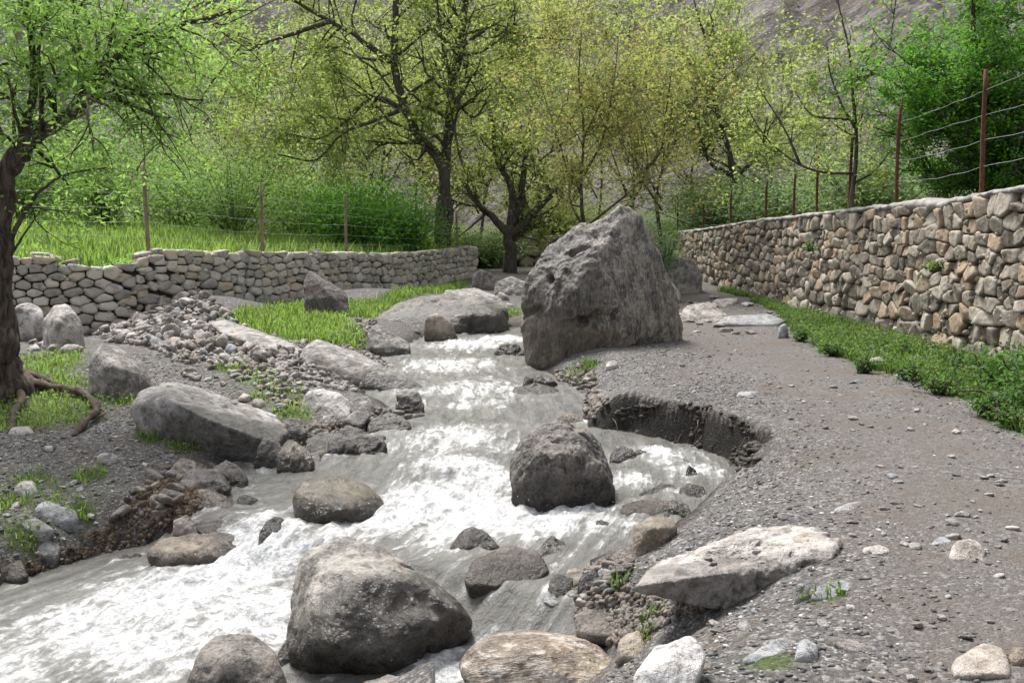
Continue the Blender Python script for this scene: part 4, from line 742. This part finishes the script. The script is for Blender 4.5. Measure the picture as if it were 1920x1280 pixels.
# ------------------------------------------------------------ fences
def fence(name, label, posts, wires, mat, w_, sag=.02, wr=.004, vertical=None):
    e = empty(name, (posts[0][0], posts[0][1], posts[0][2])); e['label'] = label; e['category'] = 'fence'
    for x, y, z0, z1, lean in posts:
        a = Acc(); n = 9; t = np.linspace(0, 1, n); pts = np.stack([x+lean*t+.006*np.sin(t*7+x), y+0*t+.006*np.cos(t*5+y), z0+(z1-z0)*t], 1)
        tube(a, pts, w_*np.interp(t, [0, 1], [1, .85]), 6, lump=.25); a.build('post', mat, e)
    for row in wires:
        a = Acc(); pts = []
        for i in range(len(posts)-1):
            p0, p1 = posts[i], posts[i+1]; t = np.linspace(0, 1, 12, endpoint=False)
            f = lambda q: np.array([q[0]+q[4]*row, q[1]-w_, q[2]+(q[3]-q[2])*row])
            A_, B_ = f(p0), f(p1); s_ = sag*random.uniform(-.3, 1.6)
            seg_ = A_+(B_-A_)*t[:, None]; seg_[:, 2] -= s_*4*t*(1-t)-.008*np.sin(t*21+i); pts.append(seg_)
        pts.append(np.array([f(posts[-1])])); tube(a, np.concatenate(pts), wr, 4); a.build('wire', M_wire, e)
    return e
rp = []
def wx_at(Y): return float(np.interp(Y, [5.5, 11, 18, 25, 30.5], [5.62, 5.75, 5.85, 5.35, 5.05]))+.36
for px, top, bot, Y in [(2320, -120, 330, 8.3), (1840, 130, 372, 12.2), (1680, 200, 382, 15), (1591, 250, 392, 17.1), (1530, 292, 402, 19), (1487, 320, 412, 21), (1437, 340, 418, 23.2), (1370, 358, 424, 25.2), (1318, 365, 430, 27.4), (1270, 372, 436, 30)]:
    for _ in range(30): Y = .5*Y+.5*wx_at(Y)/((px-960)/FPX)*.994
    a_ = P(px, top, Y); b_ = P(px, bot, Y); rp.append((b_[0], Y, b_[2]-.6, a_[2], random.uniform(-.03, .03)))
fence('wire_fence', 'rusty steel post and wire fence behind the right stone wall', rp, [.45, .6, .74, .88], M_rust, .032, .05, .0026)
lp = []
for px, top, bot, Y in [(-160, 290, 455, 17.4), (278, 300, 470, 19.0), (492, 345, 475, 21.2), (650, 365, 470, 23.8), (858, 395, 470, 28.6)]:
    a_ = P(px, top, Y); b_ = P(px, bot, Y); lp.append((b_[0], Y, b_[2]-.3, a_[2], random.uniform(-.03, .03)))
fence('wire_fence', 'wooden post and wire fence on the meadow edge behind the low left wall', lp, [.28, .42, .56, .7, .84], M_wood, .04, .02, .0024)

# ------------------------------------------------------------ trees
def leaves(acc, C, size, asp, r, up=.35, droop=0., tint=None, clump=None):
    n = len(C); A = r.normal(size=(n, 3)); A[:, 2] = A[:, 2]*.7-droop; A /= np.linalg.norm(A, axis=1)[:, None]
    Nn = r.normal(size=(n, 3)); Nn[:, 2] = np.abs(Nn[:, 2])+up; B = np.cross(A, Nn); B /= np.linalg.norm(B, axis=1)[:, None]+1e-9
    l = size*r.uniform(.55, 1.3, n)[:, None]; w_ = l*asp
    Nf = np.cross(B, A)*w_*.25
    V_ = np.stack([C, C+A*l*.45+B*w_*.5+Nf, C+A*l, C+A*l*.45-B*w_*.5+Nf], 1).reshape(-1, 3)
    F_ = np.arange(n*4).reshape(n, 4); t = r.uniform(0, 1, n) if tint is None else tint
    acc.add(V_, F_, tint=np.repeat(t, 4), hue=np.repeat(r.uniform(0, 1, n), 4))
class Tree:
    def __init__(s, seed): s.r = np.random.default_rng(seed); s.w = Acc(); s.L = []; s.twigs = 0
    def limb(s, pts, r0, r1, k=8, m=5, lump=.12):
        pts = spline(pts, m); n = len(pts); wob = np.stack([n2(np.arange(n)*.3, np.zeros(n), 1, 2, s.r.random()*50+q) for q in (0, 9, 21)], 1)*r0*.5
        wob[0] = 0; pts = pts+wob; rad = r0+(r1-r0)*np.linspace(0, 1, n)**.8; tube(s.w, pts, rad, k, lump=lump); return pts, rad
    def grow(s, p, d, ln, rad, lev, spread=.7, up=.1, nch=(4, 7), leaf=10, lr=.28, droop=0.):
        r = s.r; n = 6; pts = [p]; dd = d/np.linalg.norm(d)
        for i in range(n):
            dd = dd+r.normal(0, .17, 3)+np.array([0, 0, up*.25-droop*.12]); dd /= np.linalg.norm(dd); pts.append(pts[-1]+dd*ln/n)
        pts = np.array(pts); tube(s.w, pts, np.linspace(rad, max(rad*.3, .004), n+1), 5 if lev > 1 else 3)
        if lev <= 1:
            c = pts[1:][r.integers(0, n, leaf)]+r.normal(0, lr*ln*.45, (leaf, 3))*np.array([1, 1, .8]); s.L.append(c)
        if lev > 0:
            for _ in range(r.integers(*nch)):
                t = r.uniform(.25, 1); i = min(int(t*n), n-1); q = pts[i]+(pts[i+1]-pts[i])*(t*n-i)
                nd = dd*.6+r.normal(0, spread, 3)+np.array([0, 0, up-droop*.3]); s.grow(q, nd, ln*r.uniform(.45, .75), rad*.55, lev-1, spread, up, nch, leaf, lr, droop)
    def along(s, pts, rad, n, ln, lev, t0=.2, **kw):
        for _ in range(n):
            t = s.r.uniform(t0, 1); i = min(int(t*(len(pts)-1)), len(pts)-2); ax = pts[i+1]-pts[i]; ax /= np.linalg.norm(ax)+1e-9
            d = s.r.normal(0, 1, 3); d -= ax*(d@ax)*.8; d = d/np.linalg.norm(d)+ax*.5+np.array([0, 0, kw.get('up', .1)])
            s.grow(pts[i], d, ln*s.r.uniform(.6, 1.3), min(rad[i]*.5, .04*ln), lev, **kw)
    def done(s, name, label, loc, bark, lmat, size, asp=.5, cat='tree', group=None, droop=0., thin=1.):
        e = empty(name, loc); s.w.build('trunk', bark, e)
        C = np.concatenate(s.L); C = C[s.r.random(len(C)) < thin]; C = np.repeat(C, 2, 0)+s.r.normal(0, size*.45, (len(C)*2, 3)); size *= .86; a = Acc()
        tn = np.clip(.5+.9*fbm(C*1.1/max(size*8, .6)+3, 2)+s.r.normal(0, .18, len(C)), 0, 1)
        leaves(a, C, size, asp, s.r, tint=tn, droop=droop); a.build('crown', lmat, e, sm=False)
        return tag(e, label, cat, group)
def PL(l, Y): return [P(a, b, Y+(c[0] if c else 0)) for a, b, *c in l]
# left leaning tree
t = Tree(11); Yt = 11.2  # noqa
g0 = hit(15, 745); Yt = g0[1]
tr, rr = t.limb(PL([(0, 775), (0, 700), (-6, 620), (-2, 500), (-4, 400), (14, 320), (50, 270), (85, 240)], Yt), .21, .085, 14, 6, .22)
t.limb([P(-2, 800, Yt), P(0, 745, Yt), P(0, 690, Yt), P(-4, 610, Yt)], .34, .20, 14, 5, .3)
t.limb(PL([(5, 640), (2, 520), (-25, 380), (-45, 300), (-70, 200), (-60, 60), (-90, -120)], Yt), .17, .06, 10, 5)
b1, q1 = t.limb(PL([(18, 320), (75, 255), (140, 205), (160, 180), (205, 130), (240, 90), (330, 50), (430, 20)], Yt), .09, .02, 8)
b2, q2 = t.limb(PL([(30, 300), (62, 180), (60, 90), (45, -30), (20, -150)], Yt), .055, .02)
b3, q3 = t.limb(PL([(75, 255), (78, 180), (72, 100), (90, 20, -.2), (110, -80, -.4)], Yt), .03, .012)
b4, q4 = t.limb(PL([(155, 185), (180, 140), (200, 100), (220, 20, .3), (260, -60, .5)], Yt), .03, .01)
b5, q5 = t.limb(PL([(20, 450), (50, 390), (85, 350), (130, 325), (200, 315)], Yt), .03, .008)
b6, q6 = t.limb(PL([(20, 480), (45, 440), (75, 395)], Yt), .018, .006)
for b_, q_, n in ((tr[-10:], rr[-10:], 6), (b1, q1, 20), (b2, q2, 10), (b3, q3, 8), (b4, q4, 9), (b5, q5, 5)):
    t.along(b_, q_, n, .75, 1, up=.05, leaf=40, lr=.68, droop=.45, nch=(2, 4))
t.along(b1, q1, 7, 1.1, 2, up=.0, leaf=20, lr=.45, droop=.6, nch=(2, 4))
treeL = t.done('leaning_tree', 'dark leaning tree at the left edge with exposed roots and fresh green leaves', tuple(g0), M_barkL, M_lfg, .085, .36, droop=.3, thin=.68)
for pts, r0, r1 in (([(30, 690), (70, 718), (115, 728), (158, 738), (182, 765), (165, 785), (138, 806)], .048, .028), ([(20, 700), (40, 745), (28, 770), (22, 800)], .05, .02), ([(40, 700), (80, 708), (120, 722)], .05, .02)):
    a = Acc(); W_ = []
    for i, (px, py) in enumerate(pts):
        h_ = hit(px, py+14); q = P(px, py, h_[1]); W_.append([q[0], q[1], max(q[2], float(hz(q[:1], q[1:2])[0])-.005)])
    W_[-1][2] -= .06; tube(a, spline(W_, 8), np.linspace(r0, r1, (len(W_)-1)*8+1)*(1+.16*np.sin(np.arange((len(W_)-1)*8+1)*.9)), 12, lump=.5)
    for q_ in range(4):
        w0 = np.array(W_[1+q_ % (len(W_)-2)]) if len(W_) > 2 else np.array(W_[0]); tube(a, spline([w0, w0+np.array([random.uniform(-.12, .15), -.14, -.02]), w0+np.array([random.uniform(-.25, .3), -.30, -.09])], 5), np.linspace(r1*.55, r1*.2, 11), 7, lump=.4); a.build('root', M_root, treeL)
a = Acc(); tube(a, spline(PL([(218, 110, .1), (240, 135, .1), (258, 152, .1), (270, 168, .1)], Yt), 4), .022, 6, lump=.4); tube(a, spline(PL([(213, 150), (228, 165), (240, 190)], Yt), 4), .009, 5, lump=.3); a.build('broken_branch', M_root, treeL)
# walnut in the middle with two stems
t = Tree(12); Y = 30.
k1 = t.limb(PL([(830, 495), (828, 430), (833, 360), (832, 310), (800, 265), (775, 235), (752, 190), (742, 130), (740, 60), (742, -60)], Y), .21, .09, 10, lump=.18)
k2 = t.limb(PL([(836, 480), (838, 400), (836, 310), (840, 240), (846, 180), (858, 100), (868, 40), (880, -80)], Y+.3), .18, .09, 10, lump=.18)
k3 = t.limb(PL([(745, 120), (700, 92), (660, 62), (620, 40), (560, 8), (480, -40)], Y), .10, .035)
k4 = t.limb(PL([(758, 205), (715, 185), (690, 190), (650, 225), (600, 260), (540, 250)], Y), .09, .02)
k5 = t.limb(PL([(748, 208), (690, 230), (640, 252), (590, 300), (520, 290)], Y-.5), .07, .02)
k6 = t.limb(PL([(620, 40), (560, 60), (500, 80), (440, 110), (400, 150), (370, 200)], Y-.3), .08, .015)
k7 = t.limb(PL([(858, 100), (820, 62), (800, 50)], Y), .08, .03)
k8 = t.limb(PL([(846, 190), (790, 198), (775, 205)], Y), .07, .03)
k9 = t.limb(PL([(862, 90), (920, 55), (1000, 70), (1080, 75)], Y-.4), .07, .015)
k10 = t.limb(PL([(850, 180), (890, 220), (930, 160), (1000, 100)], Y+.4), .05, .012)
k11 = t.limb(PL([(640, 50), (600, 90), (560, 140), (545, 190)], Y+.4), .05, .012)
for (b_, q_), n, ln in ((k1, 16, 2.2), (k2, 22, 2.4), (k3, 16, 2.2), (k4, 10, 1.7), (k5, 9, 1.6), (k6, 14, 1.8), (k9, 10, 1.8), (k10, 9, 1.7), (k11, 8, 1.6), (k7, 4, 1.5), (k8, 3, 1.2)):
    t.along(b_, q_, n, ln, 2, t0=.35 if n > 15 else .2, up=.1, leaf=14, lr=.7, nch=(2, 4))
t.done('walnut_tree', 'twin stemmed dark walnut tree with sparse yellow green leaves behind the low wall', tuple(P(832, 480, Y)), M_bark, M_lfy, .15, .5, thin=1.)
# tree at the stream head
def gen_tree(seed, px, base, Y, stems, name, label, bark, lmat, size, r0=.12, n=14, ln=1.8, lev=2, leaf=12, asp=.5, group=None, thin=1., up=.15, lr=.55, nch=(3, 5), droop=0., t0=.25, cat='tree'):
    t = Tree(seed)
    for st_ in stems:
        b_, q_ = t.limb(PL(st_, Y), r0*(1 if st_ is stems[0] else .6), r0*.18, 8)
        t.along(b_, q_, max(3, int(n*(1 if st_ is stems[0] else .6))), ln, lev, up=up, leaf=leaf, lr=lr, nch=nch, droop=droop, t0=t0)
    return t.done(name, label, tuple(P(px, base, Y)), bark, lmat, size, asp, cat, group, thin=thin)
gen_tree(13, 957, 520, 32., [[(960, 525), (957, 470), (955, 430), (975, 380), (985, 300), (1000, 200)], [(955, 440), (925, 410), (895, 380), (870, 340)], [(957, 440), (1000, 400), (1040, 360), (1060, 300)], [(957, 430), (960, 360), (930, 290), (920, 200)]],
         'stream_tree', 'stocky tree with a thick dark trunk at the head of the stream', M_bark, M_lfy, .16, .26, 14, 1.7, nch=(2, 4), thin=.8)
gen_tree(14, 1095, 420, 24.5, [[(1098, 440), (1092, 400), (1090, 330), (1094, 240), (1085, 150), (1090, 60)], [(1098, 425), (1150, 385), (1190, 350), (1215, 310), (1200, 230)], [(1096, 430), (1070, 380), (1065, 330), (1040, 240), (1010, 150)], [(1210, 320), (1240, 280), (1250, 200), (1260, 120)], [(1094, 330), (1130, 260), (1150, 160), (1160, 70)]],
         'slender_tree', 'many stemmed slender tree with olive and rusty young leaves behind the huge boulder', M_bark, M_lfo, .12, .06, 20, 1.5, leaf=13, thin=.48)
gen_tree(15, 1375, 410, 34., [[(1378, 425), (1374, 370), (1370, 300), (1340, 200), (1330, 100), (1300, 0)], [(1372, 330), (1330, 300), (1300, 200), (1280, 150)], [(1372, 340), (1420, 290), (1440, 220)]],
         'hillside_tree', 'yellow green tree low on the hillside behind the rusty fence, left of the sapling', M_bark, M_lfy, .17, .16, 16, 2.0, thin=.8)
gen_tree(16, 1598, 390, 18.2, [[(1592, 400), (1602, 330), (1605, 240), (1598, 160), (1590, 90), (1572, 10), (1565, -60)], [(1604, 165), (1640, 130), (1665, 95), (1675, 40), (1680, -20)], [(1603, 240), (1575, 190), (1555, 130), (1550, 80)], [(1598, 325), (1530, 320), (1470, 290), (1430, 250), (1400, 200)], [(1600, 345), (1640, 320), (1665, 290)], [(1500, 310), (1470, 240), (1420, 160)], [(1604, 225), (1560, 222), (1520, 215), (1490, 170)]],
         'sapling', 'thin open sapling with scattered yellow green leaves rising behind the right wall', M_bark, M_lfy, .105, .05, 9, .75, 1, 12, thin=.9, lr=.5, nch=(2, 5))
t = Tree(17); Y = 17.5
for q in ([(1880, 420), (1870, 300), (1850, 180), (1830, 80), (1820, -40)], [(1875, 360), (1920, 260), (1960, 120), (1980, -20)], [(1872, 370), (1800, 280), (1760, 200), (1750, 120)], [(1880, 380), (2020, 240), (2120, 80)]):
    b_, q_ = t.limb(PL(q, Y), .10, .03); t.along(b_, q_, 22, 1.25, 2, t0=.05, up=.05, leaf=20, lr=.55, nch=(4, 6))
t.done('dense_tree', 'dense deep green leafy tree at the right edge behind the tall wall', tuple(P(1880, 400, Y)), M_bark, M_lfd, .095, .42)

# background trees
bgt = [(470, 38, 430, 250, 'y'), (720, 36, 400, 120, 'y'), (610, 44, 380, 160, 'y'), (680, 40, 400, 60, 'y'), (900, 42, 420, 60, 'y'), (1020, 38, 420, 60, 'o'), (1180, 40, 420, 40, 'y'), (1240, 33, 420, 150, 'o'),
       (540, 47, 360, 90, 'y'), (340, 44, 330, 130, 'g'), (1300, 42, 400, 90, 'y'), (780, 46, 380, -60, 'y'), (1120, 46, 400, -60, 'y'), (960, 48, 380, -80, 'y'), (420, 50, 340, 40, 'g'), (840, 35, 440, 230, 'o'), (1450, 38, 400, 270, 'y')]
lab = {'y': 'yellow green spring tree', 'o': 'olive leaved spring tree', 'g': 'fresh green tree'}
spots = ['behind the second left fence post', 'behind the bushes left of the walnut', 'standing above the meadow shrubs', 'directly left of the walnut stems', 'seen between walnut and stream tree', 'behind the stream tree crown', 'farther back behind the slender tree', 'small, right above the huge boulder',
         'high on the slope left of the walnut crown', 'behind the first left fence post, far away', 'tall, high at the foot of the scree', 'far behind the walnut crown', 'far behind the slender tree top', 'far up behind the stream tree', 'far left at the foot of the slope', 'low, right of the walnut trunk', 'low, behind the far rusty posts']
for i, (px, Y, b, tp, kd) in enumerate(bgt):
    r = random.Random(i+50); H = b-tp
    st_ = [[(px, b+40), (px+r.uniform(-10, 10), b-H*.2), (px+r.uniform(-25, 25), b-H*.5), (px+r.uniform(-40, 40), b-H*.8), (px+r.uniform(-50, 50), tp)]]
    for q in range(4):
        sx_ = r.choice([-1, 1])*r.uniform(.4, 1.1); f0 = r.uniform(.05, .4); st_.append([(px+r.uniform(-6, 6), b-H*f0), (px+sx_*45, b-H*(f0+.2), r.uniform(-1, 1)), (px+sx_*90, b-H*(f0+.42), r.uniform(-2, 2)), (px+sx_*110, b-H*(f0+.6), r.uniform(-3, 3))])
    gen_tree(70+i, px, b+20, float(Y), st_, 'spring_tree', lab[kd]+' '+spots[i], M_bark, {'y': M_lfy, 'o': M_lfo, 'g': M_lfg}[kd], .165, .07, 11, 2.0, 2, 13, thin=.58, lr=.85, nch=(2, 4))
for i, (px, Y, b, tp, l_) in enumerate([(40, 44, 330, -80, 'pale grey poplar trunk behind the leaning tree, left of a pair'), (112, 46, 330, -90, 'pale grey poplar trunk behind the leaning tree, right of a pair'), (95, 40, 330, -60, 'darker grey poplar between the pale pair of trunks')]):
    gen_tree(120+i, px, b, float(Y), [[(px, b+60), (px+3, 200), (px-4, 80), (px+2, tp)]], 'poplar_tree', l_, M_barkG, M_lfg, .16, .30, 12, 2.0, 2, 7, thin=.5, t0=.3)

# shrubs
def shrub(name, label, px, base, Y, rx, rz, lmat, n, size, seed, asp=.45, ry=None, cat='bush', group=None, zlift=0., onz=0):
    r = np.random.default_rng(seed); c = P(px, base, Y); zz = float(hz(np.array([c[0]]), np.array([c[1]]))[0]); c[2] = max(zz, c[2]-(0 if onz else 3))+zlift
    e = empty(name, tuple(c)); w_ = Acc(); L = []; ry = ry or rx
    for _ in range(26):
        d = np.array([r.normal()*rx*.6, r.normal()*ry*.6, rz*r.uniform(.6, 1.1)]); n_ = 5; tt = np.linspace(0, 1, n_)[:, None]
        pts = c+d*tt+r.normal(0, .04, (n_, 3))*tt; tube(w_, pts, np.linspace(.02, .006, n_), 4)
        m = n//100
        for q in range(4): cc = pts[-1]*(1-.3*q)+pts[1]*.3*q; L.append(cc+r.normal(0, 1, (m, 3))*np.array([rx*.24, ry*.24, rz*.17]))
    C = np.concatenate(L+[c+r.normal(0, 1, (n//8, 3))*np.array([rx*.55, ry*.55, rz*.22])+np.array([0, 0, rz*.5])]); C = C[C[:, 2] > c[2]+.02]
    w_.build('stems', M_bark, e); a = Acc(); tn = np.clip(.5+.9*fbm(C*1.7, 2)+r.normal(0, .16, len(C)), 0, 1); leaves(a, C, size, asp, r, tint=tn); a.build('foliage', lmat, e, sm=False)
    return tag(e, label, cat, group)
sh = [(200, 440, 30, 1.5, 2.6, 'g', 'green shrub right behind the first left fence post'), (340, 430, 33, 1.8, 2.4, 'g', 'green shrub between the first two left fence posts'), (440, 440, 30, 1.5, 2.2, 'g', 'green shrub just left of the second left fence post'), (560, 440, 32, 1.7, 2.2, 'g', 'green shrub right of the second left fence post'),
      (120, 430, 36, 2., 2.9, 'g', 'large green shrub beyond the bright meadow at far left'), (270, 420, 39, 2.2, 3.4, 'g', 'tall green shrub in the back row behind the first fence post'), (400, 420, 40, 2.2, 3.6, 'y', 'tall yellow green shrub in the back row of the meadow'), (520, 410, 40, 2.2, 3.2, 'y', 'yellow green shrub in the back row left of the walnut'),
      (660, 450, 28, 1.3, 1.5, 'd', 'rounded deep green bush behind the third left fence post'), (740, 470, 27.5, 1.1, 1.2, 'd', 'rounded deep green bush nearest the right end of the low wall'), (700, 430, 32, 1.4, 1.8, 'd', 'deep green bush behind the two rounded bushes'), (40, 440, 30, 1.6, 2.4, 'g', 'green shrub behind the leaning trunk'),
      (600, 430, 36, 1.6, 2.4, 'g', 'fresh green shrub in the back row above the rounded bushes'), (1340, 430, 33, 1.8, 1.3, 'u', 'low green shrub behind the far end of the right wall'), (1460, 420, 30, 2., 1.3, 'u', 'low green shrub behind the middle rusty posts'), (1640, 400, 24, 1.6, 1.6, 'u', 'green shrub between the sapling and the dense tree'),
      (1560, 400, 28, 2., 1.3, 'u', 'low green shrub behind the sapling foot'), (1400, 400, 40, 2.4, 1.6, 'g', 'green shrub patch beyond the low tree'), (900, 455, 36, 1.3, 1.1, 'u', 'dark low shrub between the walnut and stream tree'), (1040, 440, 41, 2., 1.6, 'y', 'yellow green shrub beyond the distant dark wall')]
for i, (px, b, Y, rx, rz, kd, l_) in enumerate(sh):
    shrub('shrub', l_, px, b, Y, rx, rz, {'g': M_lfs, 'y': M_lfy, 'd': M_lfd, 'u': M_lfu}[kd], 7000, .11, 300+i)
shrub('climbing_shrub', 'pale grey green bush between the huge boulder and the far end of the right wall', 1240, 480, 24., .55, 1.3, M_lfp, 3600, .075, 340)
shrub('leafy_weed', 'dark leafy weed clump at the foot of the right wall by the frame edge', 1905, 760, 9.6, .42, .42, M_lfw, 2600, .06, 341, cat='plant')
shrub('leafy_weed', 'leafy weed growing from the verge at the very edge of the frame', 1935, 820, 8.6, .35, .3, M_lfw, 1800, .055, 342, cat='plant')
shrub('leafy_weed', 'small weed growing out of the right wall face near the frame edge', 1752, 510, 12.9, .07, .1, M_lfg, 420, .035, 344, cat='plant', zlift=.0, onz=1)
shrub('leafy_weed', 'small weed growing out of the middle of the right wall face', 1520, 470, 18., .08, .1, M_lfg, 420, .04, 345, cat='plant', onz=1)
for i, (px, py) in enumerate([(1500, 640), (1560, 668), (1620, 700), (1690, 668), (1760, 740), (1700, 715), (1830, 700), (1850, 780), (1790, 700), (1900, 800)]):
    h_ = hit(px, py); shrub('leafy_weed', 'leafy weed standing a little above the grass verge by the right wall', px, py, h_[1], .10, .13, M_lfw, 500, .045, 360+i, cat='plant', group='leafy weeds in the right grass verge')
shrub('grass_clump', 'grass clump on the broken top of the left wall', 235, 487, 18.7, .3, .2, M_lfg, 900, .06, 343, cat='plant')

# ------------------------------------------------------------ grass
def blades(name, pts, hmin, hmax, mat, seed, width=.006, clover=0.):
    r = np.random.default_rng(seed); n = len(pts); z = hz(pts[:, 0], pts[:, 1]); h = r.uniform(hmin, hmax, n)*(.6+.6*np.clip(.5+n2(pts[:, 0], pts[:, 1], 2.1, 2, 6.), 0, 1))
    th = r.uniform(0, 6.28, n); lean = r.uniform(.1, .7, n)*h; d = np.stack([np.cos(th), np.sin(th), 0*th], 1); s_ = np.stack([-np.sin(th), np.cos(th), 0*th], 1)*(width*r.uniform(.7, 1.5, n))[:, None]
    b = np.stack([pts[:, 0], pts[:, 1], z-.01], 1); up = np.array([0, 0, 1.])
    m = b+d*lean[:, None]*.35+up*h[:, None]*.6; t_ = b+d*lean[:, None]+up*h[:, None]*.95
    V_ = np.stack([b-s_, b+s_, m+s_*.8, m-s_*.8, t_], 1).reshape(-1, 3); o_ = np.arange(n)[:, None]*5
    a = Acc(); tn = np.clip(.45+.8*n2(pts[:, 0], pts[:, 1], .9, 3, 8.)+r.normal(0, .2, n), 0, 1); hu = r.uniform(0, 1.05, n)
    a.add(V_, [o_+np.array([0, 1, 2, 3]), o_+np.array([3, 2, 4])], tint=np.repeat(tn, 5), hue=np.repeat(hu, 5))
    if clover:
        k = int(n*clover); i = r.integers(0, n, k); C = np.stack([pts[i, 0], pts[i, 1], z[i]+h[i]*r.uniform(.3, .9, k)], 1)+r.normal(0, .015, (k, 3)); leaves(a, C, .038, .75, r, up=1.2, tint=np.clip(tn[i]+r.normal(0, .2, k), 0, 1))
    return tag(a.build(name, mat, sm=False), kind='stuff')
def gscatter(poly, n, seed, lo=.35):
    q = scatter(poly, n, seed); g = grassy(q[:, 0], q[:, 1]); r = np.random.default_rng(seed); q = q[(g > lo+r.uniform(0, .4, len(q)))]
    return q[sdf(WP, q[:, 0], q[:, 1]) > .03]
VX = [(5.75, 5.2), (5.75, 11), (5.85, 18), (5.4, 26), (4.6, 26), (3.6, 15), (3.1, 9), (3.1, 5.2)]
blades('verge_grass', gscatter(VX, 60000, 81), .05, .17, M_grass, 81, .006, 1.2)
blades('bank_grass', gscatter([(-1, 29), (-2.6, 24), (-6, 19.3), (-5.5, 16.5), (-3, 14), (0.5, 18), (1.2, 26)], 42000, 82), .06, .2, M_grassb, 82, .008, .3)
blades('bank_grass', gscatter([(-8.5, 5.5), (-1.5, 6), (-1.2, 9), (-1.0, 14), (-3, 16), (-10, 16)], 80000, 83), .03, .12, M_grassb, 83, .005, .3)
blades('path_weeds', gscatter([(-.6, 4), (3.5, 4), (3, 8), (2.6, 14.8), (.3, 14.8), (.3, 10), (-.6, 6)], 40000, 84), .03, .14, M_grass, 84, .005, .4)
MD = [(-26, 17.5), (-16, 15.2), (-10.4, 17.2), (-7.4, 18.7), (-5.6, 21.1), (-3.1, 25.1), (-1.6, 29.5), (-2.2, 40), (-26, 42)]
blades('meadow_grass', scatter(MD, 90000, 85), .18, .5, M_grassb, 85, .012)
blades('meadow_grass', scatter([(6.4, 9), (6.5, 18), (5.9, 26), (5.6, 31), (6, 42), (20, 40), (22, 20), (12, 9)], 36000, 86), .12, .4, M_grass, 86, .012)
# dry roots and debris on the crumbling left bank
r = np.random.default_rng(91); q = scatter(pxpoly([(0, 1075), (180, 1000), (260, 940), (330, 900), (420, 900), (430, 950), (330, 995), (200, 1035), (20, 1100)]), 2600, 91); z = hz(q[:, 0], q[:, 1]); a = Acc()
leaves(a, np.stack([q[:, 0], q[:, 1], z+r.uniform(0, .03, len(q))], 1), .06, .12, r, up=.2); tag(a.build('dry_debris', M_dry, sm=False), kind='stuff')
# pale scrub dots on the scree
q = np.stack([rng.uniform(-60, 75, 700), rng.uniform(52, 110, 700)], 1)
bi = lambda x, y: HZ[np.clip(((y-34)/136*329).astype(int), 0, 329), np.clip(((x+110)/220*419).astype(int), 0, 419)]
zq = bi(q[:, 0], q[:, 1]); C = (np.stack([q[:, 0], q[:, 1], zq], 1)[:, None]+rng.normal(0, 1, (700, 26, 3))*np.array([.6, .6, .3])*rng.uniform(.5, 1.5, (700, 1, 1))).reshape(-1, 3)
a = Acc(); leaves(a, C, .34, .5, rng); tag(a.build('hillside_scrub', leaf_mat('scrub_leaf', (.07, .075, .035), (.16, .16, .08), (.2, .2, .1, 1)), sm=False), kind='stuff')
